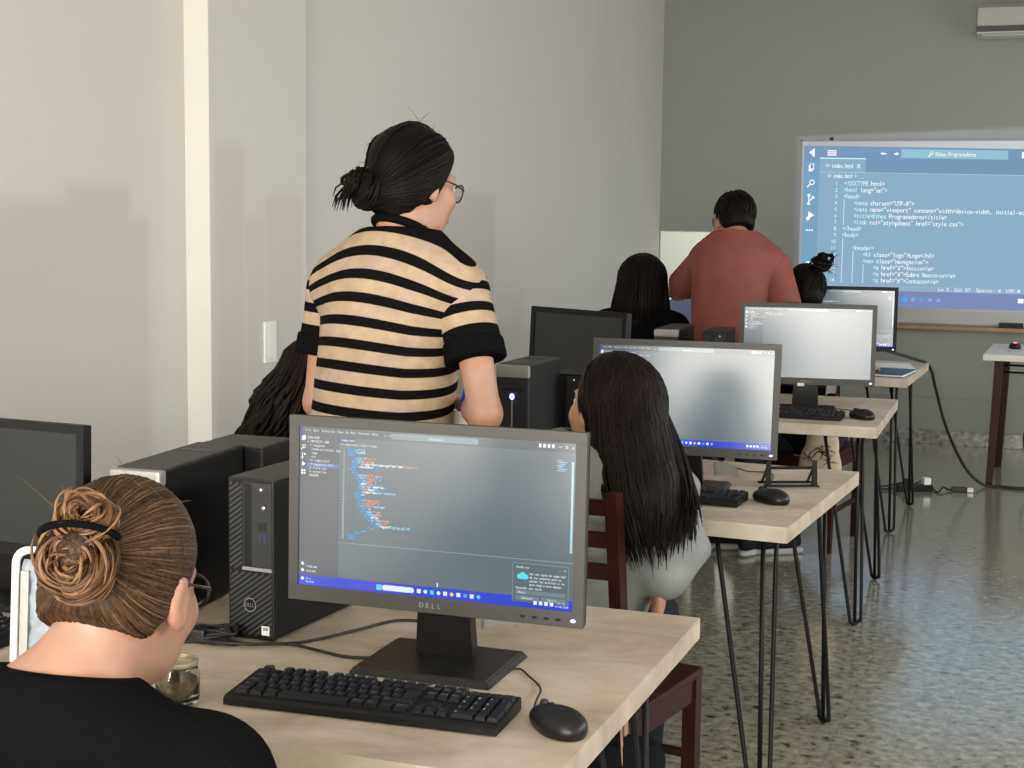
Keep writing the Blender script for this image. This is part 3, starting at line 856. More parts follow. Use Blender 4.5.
def task_bar(f, W, H, g, u):
    # task bar
    wb = em((225, 235, 250), 1.0); cyn = em((70, 200, 240), 1.0)
    f.disc(16 * u, H * .958, 6 * u, g['w'], 5, 10); f.text(28 * u, H * .963, '24 C', 5 * u, 9 * u, g['w'], 5); f.text(28 * u, H * .982, 'Nublado', 4.6 * u, 9 * u, g['w'], 5)
    f.rect(297 * u, H * .950, 318 * u, H * .985, cyn, 5)
    f.rect(328 * u, H * .950, 428 * u, H * .984, wb, 5); f.disc(428 * u, H * .967, H * .017, wb, 5, 12); f.disc(328 * u, H * .967, H * .017, wb, 5, 12)
    for i in range(10):
        x = (455 + 24 * i) * u; c_ = (wb, wb, cyn, wb, wb, em((240, 200, 90), 1.0), wb, em((90, 150, 250), 1.0), wb, cyn)[i]
        if i % 2: f.disc(x, H * .967, 7 * u, c_, 5, 10)
        else: f.rect(x - 7 * u, H * .967 - 7 * u, x + 7 * u, H * .967 + 7 * u, c_, 5)
    for i in range(4): f.rect((865 + 19 * i) * u, H * .955, (877 + 19 * i) * u, H * .978, wb, 6)
    f.text(945 * u, H * .962, '10:45', 6.2 * u, 10 * u, g['w'], 6); f.text(938 * u, H * .982, '14/08/2024', 4.8 * u, 9 * u, g['w'], 6, 1.0)

def monitor_shell(r, W, H, tilt, off=False, logo=True, led=True, standz=.10, basew=.25, based=.20, bez=(.018, .026, .018), bezmat='bezel'):
    """r stands on the desk; the screen faces -y; returns the xf of screen coordinates"""
    T = Matrix.Translation((0, 0, standz)) @ Matrix.Rotation(-tilt, 4, 'X')
    bs, bb, bt = bez
    d = .012
    body = MB()
    # frame of the display as four bars plus back shell
    for lo, hi in (((-W / 2, 0, 0), (W / 2, d, bb)), ((-W / 2, 0, H - bt), (W / 2, d, H)), ((-W / 2, 0, bb), (-W / 2 + bs, d, H - bt)), ((W / 2 - bs, 0, bb), (W / 2, d, H - bt))):
        body.box(lo, hi, M[bezmat], .0006, T)
    body.box((-W / 2 + .001, d, .001), (W / 2 - .001, .026, H - .001), M['black_plastic'], .004, T)
    body.box((-W * .32, .024, H * .12), (W * .32, .048, H * .8), M['black_plastic'], .012, T)
    body.build('display_housing', r)
    sw, sh = W - 2 * bs, H - bb - bt
    MB().box((-W / 2 + bs, .0035, bb), (W / 2 - bs, .0115, H - bt), M['screen_off'] if off else M['black_plastic'], 0, T).build('screen_panel', r)
    st = MB()
    pr = [(-.052, 0), (.052, 0), (.040, standz + .10), (-.040, standz + .10)]
    vs = []
    for yy in (.052, .078):
        for p in pr: vs.append((p[0], yy + .012 * (1 - p[1] / (standz + .1)), .010 + p[1]))
    st.add(vs, [(0, 1, 2, 3), (7, 6, 5, 4), (0, 4, 5, 1), (1, 5, 6, 2), (2, 6, 7, 3), (3, 7, 4, 0)], M['base_plastic'])
    st.box((-.05, .030, standz + .05), (.05, .056, standz + .13), M['base_plastic'], .004)
    st.build('stand_neck', r)
    b = MB(); x, y = basew / 2, based
    bm = bmesh.new(); bmesh.ops.create_cube(bm, size=1)
    for v in bm.verts:
        top = v.co.z > 0; k = .93 if top else 1
        v.co = Vector((v.co.x * 2 * x * k, v.co.y * y * k + .065 - .02, .012 if top else 0))
    bmesh.ops.bevel(bm, geom=list(bm.edges), offset=.002, segments=2, affect='EDGES')
    b.bm(bm, M['base_plastic']); b.build('stand_base', r)
    if logo:
        f = Flat(lambda u, v, k: T @ Vector((u, -.0006 - .0003 * k, bb * .5 - v)))
        f.text(-.021, .0042, 'DELL', .0105, .012, M['silver'], 1, 1.15); f.build('logo', r)
    if led:
        MB().ball((W / 2 - .016, 0, bb * .45), (.0045, .0018, .0028), M['led_lilac'], T).build('power_light', r)
        bt_ = MB()
        for k in range(4): bt_.box((W / 2 - .105 + k * .02, -.0012, bb * .38), (W / 2 - .097 + k * .02, .0005, bb * .52), M['black_plastic'], 0, T)
        bt_.build('button', r)
    return (lambda u, v, k: T @ Vector((-W / 2 + bs + u, .0032 - .00025 * k, H - bt - v))), sw, sh

def paper_tag(r, c, rz, w=.055, h=.035):
    """folded paper label that hangs below the display"""
    mb = MB(); n = 8; vs = []; fs = []
    X = Matrix.Translation(c) @ Matrix.Rotation(rz, 4, 'Z')
    for i in range(n + 1):
        t = i / n
        for j in (0, 1):
            vs.append(X @ Vector((-w / 2 + w * t, .012 * math.sin(t * 3) - .006 * j, j * h + .008 * math.sin(t * 2.2 + j))))
    for i in range(n): fs.append((2 * i, 2 * i + 2, 2 * i + 3, 2 * i + 1))
    bm = bmesh.new()
    V = [bm.verts.new(v) for v in vs]
    for q in fs: bm.faces.new([V[i] for i in q])
    bmesh.ops.solidify(bm, geom=list(bm.faces), thickness=.0008)
    mb.bm(bm, M['paper'], None, True); mb.build('paper_tag', r)

def place_monitor(bot, yaw, tilt, W, H, label, zdesk=DZ, group='lit flat monitors on the desks', **kw):
    c, s = math.cos(yaw), math.sin(yaw)
    r = empty('monitor', (bot[0], bot[1], zdesk), yaw); tag(r, label, 'monitor', group)
    return r, monitor_shell(r, W, H, tilt, standz=bot[2] - zdesk, **kw)

ed_bg = (em((96, 113, 122), .82), em((82, 92, 102), .80), em((80, 92, 100), .80))
r1, (xf, sw, sh) = place_monitor((-.976, 2.243, .851), .025, .024, .524, .316, 'lit monitor full of small coloured code, nearest the camera behind the long black keyboard')
f = Flat(xf); editor(f, sw, sh, ed_bg); f.build('screen_picture', r1)
paper_tag(r1, (.085, .10, .055), .3, .06, .030)
r2, (xf, sw, sh) = place_monitor((-1.0045, 4.032, .851), .078, .125, .524, .316, 'lit monitor with washed out pale blue screen, beside the long straight hair')
f = Flat(xf); editor(f, sw, sh, ed_bg, False); f.build('screen_picture', r2)
paper_tag(r2, (.10, .19, .012), -.5, .085, .035)
r3, (xf, sw, sh) = place_monitor((-.978, 5.899, .857), .171, .026, .524, .316, 'lit monitor with pale blank looking screen and white tag, on the third desk')
f = Flat(xf); editor(f, sw, sh, ed_bg, False, False); f.build('screen_picture', r3)
paper_tag(r3, (.10, .15, .05), .6, .05, .05)
MB().box((-.032, -.001, .101), (-.006, 0, .113), M['paper']).build('sticker', r3)
r4, (xf, sw, sh) = place_monitor((-1.105, 7.76, .835), .10, .03, .524, .325, 'lit monitor farthest back, in front of the person with a hair bun', bezmat='black_plastic')
f = Flat(xf); editor(f, sw, sh, ed_bg); f.build('screen_picture', r4)
dk = dict(off=True, logo=False, led=False, bezmat='black_plastic', bez=(.017, .022, .017), basew=.20, based=.17, group='monitors at the left stations')
place_monitor((-1.915, 2.315, .852), -.04, .03, .415, .258, 'switched off dark monitor at the left station of the nearest desk', **dk)
place_monitor((-1.480, 4.52, .948), -.46, .05, .42, .262, 'switched off dark monitor turned askew, behind the tower with the blue light', **dk)
r7, (xf, sw, sh) = place_monitor((-1.94, 7.74, .83), -.04, .03, .415, .262, 'monitor with dull blue grey screen between the black haired girl and the standing man', bezmat='black_plastic', logo=False, led=False, group='monitors at the left stations')
f = Flat(xf); f.rect(0, 0, sw, sh, em((70, 78, 104), .8), 1); f.rect(.01, 0, .2, .008, em((235, 240, 245), 1.0), 2); f.rect(0, sh * .94, sw, sh, em((20, 60, 215), 1.0), 2); f.build('screen_picture', r7)

# ------------------------------------------------------------------ keyboards and mice
def make_keyboard():
    r = empty('keyboard', (0, 0, 0))
    W, D = .442, .127
    prof = [(0, .002), (0, .012), (.006, .0155), (D - .004, .0235), (D, .021), (D, .002)]
    mb = MB(); n = len(prof)
    vs = [(0, p[0], p[1]) for p in prof] + [(W, p[0], p[1]) for p in prof]
    mb.add(vs, [tuple(range(n)), tuple(range(2 * n - 1, n - 1, -1))] + [(i, i + n, (i + 1) % n + n, (i + 1) % n) for i in range(n)], M['black_plastic'])
    for x in (.05, W - .07):
        for y in (.012, D - .02): mb.box((x, y, 0), (x + .02, y + .008, .003), M['black_plastic'])
    mb.build('keyboard_body', r)
    sl = math.atan2(.008, D - .010)
    X = Matrix.Translation((0, .006, .0155)) @ Matrix.Rotation(sl, 4, 'X')
    kb = MB(); lg = Flat(lambda u, v, k: X @ Vector((u, -v, .0066)))
    P = .01905
    def key(x, y, w=1, h=1, s='', c=0):
        a, b = .010 + x * P, .010 + y * P
        x0, x1, y0, y1 = a + .001, a + w * P - .001, b + .001, b + h * P - .001
        i = .0022
        vs = [X @ Vector(p) for p in ((x0, y0, -.001), (x1, y0, -.001), (x1, y1, -.001), (x0, y1, -.001), (x0 + i, y0 + i, .0062), (x1 - i, y0 + i, .0062), (x1 - i, y1 - i * .7, .0066), (x0 + i, y1 - i * .7, .0066))]
        kb.add(vs, [(4, 5, 6, 7), (0, 1, 5, 4), (1, 2, 6, 5), (2, 3, 7, 6), (3, 0, 4, 7)], M['key'])
        if s: lg.text(x0 + i + .0012, -(y1 - .0085), s, .0042, .0068, M['legend_white'] if c else M['legend'], 1)
    rows = [(4, 0, [('|', 1)] + [(k, 1) for k in '1234567890'] + [("'", 1), ('?', 1), ('<-', 2)]),
            (3, 0, [('Tab', 1.5)] + [(k, 1) for k in 'QWERTYUIOP'] + [("'", 1), ('+', 1)]),
            (2, 0, [('Caps', 1.75)] + [(k, 1) for k in 'ASDFGHJKL'] + [('N~', 1), ('{', 1), ('}', 1)]),
            (1, 0, [('Sh', 1.25), ('<', 1)] + [(k, 1) for k in 'ZXCVBNM'] + [(',', 1), ('.', 1), ('-', 1), ('Sh', 2.75)]),
            (0, 0, [('Ctrl', 1.25), ('', 1.25), ('Alt', 1.25), ('', 6.25), ('Alt', 1.25), ('Fn', 1.25), ('', 1.25), ('Ctrl', 1.25)])]
    for y, x, ks in rows:
        for s, w in ks:
            key(x, y, w, 1, s); x += w
    key(13.6, 2, 1.4, 2, '')
    x = 0
    for i, s in enumerate(['Esc'] + ['F%d' % k for k in range(1, 13)]):
        key(x, 5.05, 1, .8, s); x += 1 + (.9 if i == 0 else (.45 if i in (4, 8) else 0))
    for j, (y, n) in enumerate(((5.05, 3), (4, 3), (3, 3))):
        for k in range(n): key(15.35 + k, y, 1, .8 if y > 5 else 1, (('Prt', 'Scr', 'Pse'), ('Ins', 'Hm', 'Up'), ('Del', 'End', 'Dn'))[j][k])
    key(16.35, 1, 1, 1, '^')
    for k in range(3): key(15.35 + k, 0, 1, 1, '<v>'[k])
    for y, s in ((4, 'N/*-'), (3, '789'), (2, '456'), (1, '123')):
        for k, ch in enumerate(s): key(18.55 + k, y, 1, 1, ch, y < 4)
    key(18.55, 0, 2, 1, '0', 1); key(20.55, 0, 1, 1, '.'); key(21.55, 2, 1, 2, '+'); key(21.55, 0, 1, 2, '')
    kb.build('keycaps', r)
    lg.build('key_legends', r)
    pl = MB(); pl.add([X @ Vector(p) for p in ((.37, .109, .0004), (.376, .109, .0004), (.376, .1115, .0004), (.37, .1115, .0004))], [(0, 1, 2, 3)], M['led_white']); pl.build('indicator_light', r)
    return r
kb0 = make_keyboard()
kb0.location = (-1.2028, 1.967, DZ); kb0.rotation_euler = (0, 0, .0602); tag(kb0, 'black keyboard with numeric pad nearest the camera, in front of the code monitor', 'keyboard', 'black keyboards on the desks')
for (x, y, a, l) in ((-.806 - .442, 3.865, -.02, 'black keyboard beside the girl with long straight hair, its left end behind her'),
                     (-.806 - .442, 5.665, .02, 'black keyboard on the third desk, under the pale screen'),
                     (-1.71 - .442, 2.06, .0, 'black keyboard under the switched off monitor of the nearest desk, mostly out of frame')):
    k = copy_tree(kb0); k.location = (x, y, DZ); k.rotation_euler = (0, 0, a); tag(k, l, 'keyboard')

def mouse_mesh():
    s = SDF(.012)
    s.ell((0, 0, .012), (.032, .060, .024)); s.ell((0, -.018, .013), (.032, .038, .024)); s.cut((0, 0, .0), (0, 0, -1))
    return s.mesh(.0022, None, 1)
def make_mouse():
    r = empty('mouse', (0, 0, 0))
    v, fcs = mouse_mesh(); np_mesh('mouse_shell', v, fcs, M['base_plastic'], r)
    MB().lathe([(.001, -.0035), (.009, -.0035), (.010, 0), (.009, .0035), (.001, .0035)], M['pc_top'], 14).build('scroll_wheel', r).matrix_local = Matrix.Translation((0, .034, .029)) @ Matrix.Rotation(PI / 2, 4, 'Y')
    g = MB(); g.tube([(0, .050, .020), (0, .04, .0285), (0, .015, .0385), (0, .010, .0392)], .0008, M['port'], 6); g.build('button_seam', r)
    sl = MB(); sl.box((-.004, .052, .004), (.004, .064, .012), M['base_plastic'], .002); sl.build('cable_sleeve', r)
    return r
m0 = make_mouse(); m0.location = (-.690, 2.058, DZ); m0.rotation_euler = (0, 0, .90); tag(m0, 'black mouse nearest the camera, at the corner of the nearest desk', 'mouse', 'black mice on the desks')
for (x, y, z, a, l) in ((-.742, 3.975, DZ, 1.0, 'black mouse in front of the black wire stand'), (-.745, 5.79, DZ, .9, 'black mouse near the corner of the third desk'),):
    k = copy_tree(m0); k.location = (x, y, z); k.rotation_euler = (0, 0, a); tag(k, l, 'mouse')

# ------------------------------------------------------------------ small computers
def make_sff():
    r = empty('computer', (0, 0, 0))
    W, H, D = .0945, .290, .293
    MB().box((.001, .010, .004), (W - .001, D, H), M['pc_black'], .003).box((.0, .010, H - .0015), (W, D, H + .0005), M['pc_top'], .001).build('case', r)
    fr = MB(); fr.box((0, 0, .002), (W, .011, H), M['pc_front'], .003)
    fr.build('front_panel', r)
    rb = MB()
    # diagonal ribs of the grille
    def rib(x0, x1, z0, z1, step=.0098):
        k = z0 - (x1 - x0)
        while k < z1:
            s_ = .72; ta = max(0.0, (z0 - k) / ((x1 - x0) * s_)); tb = min(1.0, (z1 - .005 - k) / ((x1 - x0) * s_))
            a = (x0 + (x1 - x0) * ta, k + (x1 - x0) * s_ * ta); b = (x0 + (x1 - x0) * tb, k + (x1 - x0) * s_ * tb)
            if tb - ta > .02:
                rb.add([(a[0], -.0018, a[1]), (b[0], -.0018, b[1]), (b[0], -.0018, b[1] + .0042), (a[0], -.0018, a[1] + .0042), (a[0], .001, a[1] - .001), (b[0], .001, b[1] - .001), (b[0], .001, b[1] + .0052), (a[0], .001, a[1] + .0052)],
                       [(0, 1, 2, 3), (0, 4, 5, 1), (3, 2, 6, 7), (0, 3, 7, 4), (1, 5, 6, 2)], M['pc_rib'])
            k += step
    rib(.004, .030, .125, .285); rib(.004, .0905, .008, .125)
    rb.build('grille', r)
    MB().box((.031, -.0012, .132), (.0905, .001, .284), M['grey_front'], .001).box((.034, -.002, .134), (.050, .0, .282), M['pc_front'], .001).build('drive_panel', r)
    MB().box((.030, -.0018, .126), (.0905, .001, .132), M['silver'], .0006).build('trim_strip', r)
    b = MB(); b.lathe([(.0042, 0), (.0042, .002), (.003, .003)], M['chrome'], 12); o = b.build('power_button', r); o.matrix_local = Matrix.Translation((.070, -.001, .272)) @ Matrix.Rotation(PI / 2, 4, 'X')
    pt = MB(); pt.lathe([(.004, 0), (.004, .0015), (.0025, .0016)], M['chrome'], 12); o = pt.build('audio_port', r); o.matrix_local = Matrix.Translation((.074, -.001, .240)) @ Matrix.Rotation(PI / 2, 4, 'X')
    up = MB()
    for i, (x, z) in enumerate(((.064, .200), (.074, .200), (.064, .180), (.074, .180))):
        up.box((x, -.0020, z), (x + .006, -.0010, z + .014), M['port'] if i < 2 else M['port_blue'])
    up.build('usb_port', r)
    f = Flat(lambda u, v, k: Vector((u, -.0022 - .0002 * k, v)))
    f.ring(.046, .064, .0125, .0014, M['silver'], 2, 24); f.disc(.046, .064, .0115, M['pc_front'], 1, 20)
    fl = Flat(lambda u, v, k: Vector((.046 + u * .94 - v * .0, -.0024, .064 - v)))
    f.build('badge', r)
    fl.text(-.0100, .0035, 'DELL', .0050, .0095, M['silver'], 1, 1.1); fl.build('badge_text', r)
    s = Flat(lambda u, v, k: Vector((u, -.0022 - .0002 * k, .0285 - v)))
    s.rect(.070, 0, .086, .0165, M['paper'], 1); s.rect(.0725, .002, .0835, .008, M['legend'], 2); s.text(.0725, .0140, 'i5', .005, .006, M['legend'], 2); s.build('sticker', r)
    s = Flat(lambda u, v, k: Vector((u, -.0019 - .0002 * k, .1306 - v)))
    s.text(.058, .0026, 'OptiPlex', .0034, .004, M['legend'], 1); s.build('strip_text', r)
    return r
s0 = make_sff(); s0.location = (-1.3925, 2.2995, DZ); s0.rotation_euler = (0, 0, -.054)
tag(s0, 'black small desktop computer with diagonal grille and white sticker, left of the code monitor', 'computer', 'small black desktop computers')
k = copy_tree(s0); k.location = (-1.446, 4.205, DZ); k.rotation_euler = (0, 0, .0); k.scale = (1, .72, 1); tag(k, 'black small desktop computer with two white lights, left of the girl with long straight hair', 'computer')
k = copy_tree(s0); k.location = (-1.42, 6.01, DZ); k.rotation_euler = (0, 0, .08); tag(k, 'black small desktop computer in front of the man in the red shirt', 'computer')

def make_tower():
    r = empty('computer_tower', (0, 0, 0))
    W, H, D = .100, .292, .335
    MB().box((0, .012, .004), (W, D, H - .004), M['pc_black'], .004).build('case', r)
    t = MB(); t.box((.001, .020, H - .006), (W - .001, D - .002, H), M['pc_top'], .0025); t.box((.003, .012, H - .010), (W - .003, .06, H - .002), M['pc_black'], .003); t.build('top_cover', r)
    MB().box((.016, D - .115, H - .001), (W - .014, D - .090, H + .0012), M['port'], .001).build('vent_slot', r)
    fp = MB(); fp.box((0, 0, .004), (W, .016, H - .030), M['grey_front'], .004); fp.box((.012, -.001, H - .062), (W - .012, .002, H - .058), M['port']); fp.build('front_panel', r)
    MB().box((-.001, -.004, H - .032), (W + .001, .022, H - .002), M['silver'], .007).build('front_lip', r)
    lt = MB(); lt.ball((W * .5, -.001, .215), (.0075, .003, .0075), M['led_blue'], u=12, v=8); lt.build('power_light', r)
    lp = MB(); lp.box((W * .5 - .0025, -.001, .06), (W * .5 + .0025, .001, .206), M['silver'], .0008); lp.build('light_strip', r)
    MB().box((W * .5 - .02, -.002, .245), (W * .5 + .02, .001, .249), M['port']).build('drive_slot', r)
    return r
t0 = make_tower(); t0.location = (-1.628, 2.285, DZ); t0.rotation_euler = (0, 0, .08)
tag(t0, 'black slim tower with pale silver lip, behind the woman with a brown bun', 'computer', 'slim towers with pale lips')
k = copy_tree(t0); k.location = (-1.508, 3.915, DZ); k.rotation_euler = (0, 0, .0); k.scale = (.95, .82, 1.17); tag(k, 'charcoal slim tower computer with glowing blue light, beside the standing person in stripes', 'computer')
k = copy_tree(t0); k.location = (-1.628, 6.03, DZ); k.rotation_euler = (0, 0, .04); tag(k, 'slim tower computer with bright pale lip, in front of the black haired girl', 'computer')
u = empty('backup_power_unit', (-1.668, 2.635, DZ), .05)
MB().box((0, 0, 0), (.150, .145, .282), M['pc_black'], .006).box((.004, .004, .281), (.146, .141, .2855), M['pc_top'], .003).build('case', u)
MB().box((.151, .05, .10), (.149, .10, .11), M['port']).build('side_vent', u)
tag(u, 'plain black box shaped unit behind the slim tower on the nearest desk', 'power unit')

# ------------------------------------------------------------------ things lying on desks
def black_stand():
    r = empty('wire_stand', (-.729, 4.215, DZ), .43)
    R = M['black_metal']; w = .066
    b = MB(); b.box((-w - .012, -.012, 0), (w + .012, .012, .008), R, .003); b.box((-w - .008, -.0135, .001), (w + .008, -.011, .003), M['silver']); b.box((-w - .012, .07, 0), (w + .012, .082, .006), R, .002)  # silver strip paints the highlight along the front base bar
    b.build('base_bar', r)
    for s in (-1, 1):
        a = MB(); a.add([(s * w + d * .006, y, z) for d in (-1, 1) for y, z in ((-.010, .004), (.012, .004), (.010, .072), (.002, .078))], [(0, 1, 2, 3), (7, 6, 5, 4), (0, 4, 5, 1), (1, 5, 6, 2), (2, 6, 7, 3), (3, 7, 4, 0)], R)
        a.tube([(s * w, .004, .066), (s * w, .075, .004)], .004, R, 6)
        a.build('upright', r)
    t = MB(); t.box((-w, .000, .052), (w, .012, .060), R, .002); t.build('cross_bar', r)
    tag(r, 'black folding wire stand on the corner of the second desk, behind the mouse', 'stand')
black_stand()

def jar():
    r = empty('glass_jar', (-1.272, 1.948, DZ)); tag(r, 'open glass jar with gold rim beside the chin of the woman with a brown bun', 'jar')
    MB().lathe([(.0, .001), (.030, .001), (.034, .006), (.034, .046), (.031, .056), (.0295, .068), (.0275, .068), (.0288, .056), (.0315, .045), (.0315, .008), (.0, .006)], M['glass'], 32).build('jar_body', r)
    MB().lathe([(.0290, .062), (.0318, .062), (.0326, .0645), (.0326, .0690), (.0318, .0705), (.0288, .0705), (.0284, .069), (.0284, .0635)], M['brass'], 32).build('rim', r)
    MB().lathe([(0, .0065), (.0308, .0085), (.0308, .040), (.024, .044), (.0, .047)], M['coffee'], 24).build('contents', r)
jar()

def white_frame():
    r = empty('white_holder', (-1.540, 1.985, DZ), .20); tag(r, 'white rounded plastic frame with pale crumpled sheet, left of the brown bun', 'holder')
    T = Matrix.Rotation(-.10, 4, 'X')
    W, H = .125, .20
    pts = []
    for cx_, cz_, a0 in ((W / 2 - .022, H - .022, 0), (-W / 2 + .022, H - .022, 90), (-W / 2 + .022, .022, 180), (W / 2 - .022, .022, 270)):
        for k in range(7):
            a = math.radians(a0 + k * 15); pts.append(T @ Vector((cx_ + .022 * math.cos(a), 0, cz_ + .022 * math.sin(a) + .004)))
    MB().tube(pts, .0068, M['white_plastic'], 10, closed=True).build('rim', r)
    n = 14; vs = []; fs = []
    for i in range(n + 1):
        for j in range(n + 1):
            x = -W / 2 + .010 + (W - .02) * i / n; z = .012 + (H - .024) * j / n
            vs.append(T @ Vector((x, .004 + .0035 * math.sin(7.0 * i / n * 3 + 2.3 * j) + .002 * math.sin(5.1 * j + i), z)))
    for i in range(n):
        for j in range(n): a = i * (n + 1) + j; fs.append((a, a + n + 1, a + n + 2, a + 1))
    bm = bmesh.new(); V = [bm.verts.new(v) for v in vs]
    for q in fs: bm.faces.new([V[i] for i in q])
    bmesh.ops.solidify(bm, geom=list(bm.faces), thickness=.0015)
    MB().bm(bm, M['paper_blue'], None, True).build('sheet', r)
    MB().box((-W / 2 + .010, -.004, .03), (-W / 2 + .024, .001, H - .03), M['silver'], .001, T).build('side_strip', r)
    MB().box((-.045, -.010, 0), (.045, .055, .006), M['white_plastic'], .002).build('foot', r)
white_frame()

def cable(name, pts, r, label, mat='cable', group=None, extra=None, n=7):
    mb = MB(); mb.tube(catmull(pts, n), r, M[mat], 8)
    if extra: extra(mb)
    o = mb.build(name); tag(o, label, 'cable', group); return o
zd = DZ + .0035
cable('computer_cable', [(-1.52, 2.20, zd), (-1.45, 2.225, zd), (-1.38, 2.262, zd), (-1.33, 2.262, zd), (-1.27, 2.29, zd), (-1.20, 2.272, zd + .001), (-1.14, 2.26, zd), (-1.09, 2.262, zd + .003)], .0028, 'black cable running from the small computer towards the base of the code monitor')
cable('monitor_cable', [(-1.47, 2.27, zd), (-1.40, 2.235, zd + .004), (-1.32, 2.245, zd + .006), (-1.25, 2.31, zd), (-1.20, 2.41, zd), (-1.16, 2.50, zd), (-1.10, 2.52, zd), (-1.02, 2.48, zd + .02), (-.99, 2.36, .80)], .0028, 'black cable looping behind the base of the code monitor')
def bun_(mb):
    for k in range(7):
        a = k * .9; c = Vector((-1.43 + .006 * k, 2.262 + .003 * (k % 3), zd + .003 + .0028 * k))
        mb.tube([c + Vector((.055 * math.cos(t) * (1 - .05 * k), .022 * math.sin(t) + .006 * math.sin(2 * t + a), .003 * math.sin(3 * t + a))) for t in [2 * PI * q / 28 for q in range(28)]], .0028, M['cable'], 6, closed=True)
    mb.box((-1.44, 2.235, DZ + .001), (-1.405, 2.262, DZ + .026), M['cable'], .005)
cable('coiled_cable', [(-1.38, 2.26, zd), (-1.35, 2.25, zd), (-1.41, 2.24, zd + .006), (-1.47, 2.30, zd + .01)], .003, 'tangled coil of black cable at the foot of the small computer on the nearest desk', extra=bun_)
cable('mouse_cable', [(-.742, 2.098, DZ + .009), (-.752, 2.14, DZ + .012), (-.775, 2.225, DZ + .004), (-.815, 2.28, zd), (-.845, 2.31, zd), (-.865, 2.26, zd), (-.852, 2.20, zd)], .0018, 'thin black cable of the mouse nearest the camera')
cable('keyboard_cable', [(-.975, 2.10, DZ + .016), (-.965, 2.13, zd), (-.950, 2.165, zd), (-.945, 2.182, zd)], .0018, 'short thin black cable behind the keyboard nearest the camera')
cable('mouse_cable', [(-.775, 4.03, DZ + .008), (-.80, 4.08, zd), (-.80, 4.30, zd), (-.83, 4.42, zd), (-.90, 4.42, zd), (-.96, 4.34, .79), (-.985, 4.20, .84)], .0018, 'thin black cable hanging behind the pale blue monitor')
cable('mouse_cable', [(-.772, 5.848, DZ + .008), (-.80, 5.98, zd), (-.86, 6.02, zd), (-.93, 6.02, zd)], .0018, 'thin black cable of the mouse on the third desk')
# video cable that leaves the last desk and crosses the floor
cable('video_cable', [(-.93, 7.88, .84), (-.90, 7.98, .82), (-.82, 8.12, .785), (-.722, 8.225, .735), (-.69, 8.35, .60), (-.655, 8.50, .42), (-.60, 8.66, .24), (-.53, 8.79, .09), (-.44, 8.84, .012), (-.36, 8.85, .009), (-.22, 8.84, .009), (-.12, 8.93, .012), (-.16, 9.08, .06), (-.235, 9.16, .16), (-.25, 9.22, .27), (-.20, 9.27, .36), (-.12, 9.33, .50)], .0085, 'thick black video cable sagging from the farthest desk to the floor', n=8)
def plugs(mb):
    X = Matrix.Translation((-.55, 8.625, 0)) @ Matrix.Rotation(.15, 4, 'Z')
    mb.box((-.055, -.018, 0), (.03, .018, .028), M['cable'], .006, X); mb.box((.03, -.014, .003), (.062, .014, .024), M['white_plastic'], .003, X)
cable('adapter_cable', [(-.80, 8.62, .03), (-.74, 8.70, .05), (-.70, 8.60, .012), (-.665, 8.52, .008), (-.65, 8.62, .02), (-.62, 8.62, .010), (-.60, 8.618, .012)], .0055, 'dark cable with black and white plug lying on the floor beyond the farthest desk', extra=plugs)
def strip():
    r = empty('power_strip', (-.80, 8.55, 0), .5); tag(r, 'black power strip with a white plug on the floor under the farthest desk', 'power strip')
    MB().box((-.10, -.028, 0), (.10, .028, .036), M['black_plastic'], .006).build('strip_body', r)
    MB().box((.05, -.022, .036), (.09, .022, .075), M['white_plastic'], .006).build('plug', r)
    MB().box((-.06, -.02, .036), (-.02, .02, .07), M['black_plastic'], .006).build('adapter', r)
    MB().tube(catmull([(-.10, 0, .02), (-.16, .02, .01), (-.20, .06, .008), (-.15, .10, .008), (-.06, .07, .03), (-.04, .01, .055)], 6), .005, M['cable'], 8).build('cord', r)
strip()
# far desk things
n = MB(); n.box((-.11, -.16, 0), (.11, .16, .003), M['notebook'], .001); n.box((-.108, -.157, .003), (.107, .157, .011), M['paper']); n.box((-.11, -.16, .011), (.11, .16, .014), M['notebook'], .001)
o = tag(n.build('notebook'), 'blue notebook on the farthest desk, in front of the last lit monitor', 'notebook'); o.location = (-.855, 7.53, DZ); o.rotation_euler = (0, 0, -.10)
n = MB(); n.box((-.10, -.14, 0), (.10, .14, .002), M['paper']); o = tag(n.build('paper_sheet'), 'white paper sheet on the farthest desk beside the lit monitor', 'paper'); o.location = (-.875, 7.93, DZ + .0005); o.rotation_euler = (0, 0, .2)

# ------------------------------------------------------------------ teacher's table
def teacher_table():
    r = empty('side_table', (-.485, 8.88, 0), -.02); tag(r, 'white topped table with dark red wooden legs below the whiteboard', 'table')
    W, D = 1.25, .80
    MB().box((0, 0, .715), (W, D, .75), M['white_top'], .003).build('tabletop', r)
    for x, y in ((.085, .08), (.085, D - .08), (W - .085, .08), (W - .085, D - .08)):
        sx = -.022 if x < .5 else .022; sy = -.03 if y < .3 else .03
        m = MB(); t = .024
        a = [(x + i * t, y + j * t, .715) for i, j in ((-1, -1), (1, -1), (1, 1), (-1, 1))]; b = [(x + sx + i * t * .8, y + sy + j * t * .8, 0) for i, j in ((-1, -1), (1, -1), (1, 1), (-1, 1))]
        m.add(a + b, [(0, 1, 2, 3), (7, 6, 5, 4)] + [(i, 4 + i, 4 + (i + 1) % 4, (i + 1) % 4) for i in range(4)], M['red_wood']); m.build('leg', r)
    g = MB()
    for z in (.645, .685): g.tube([(.085, .10, z), (W - .085, .10, z)], .006, M['black_metal'], 8)
    g.build('rail', r)
teacher_table()
k = copy_tree(m0); k.location = (-.335, 9.36, DZ); k.rotation_euler = (0, 0, .1); tag(k, 'black mouse glowing red on the white topped table', 'mouse')
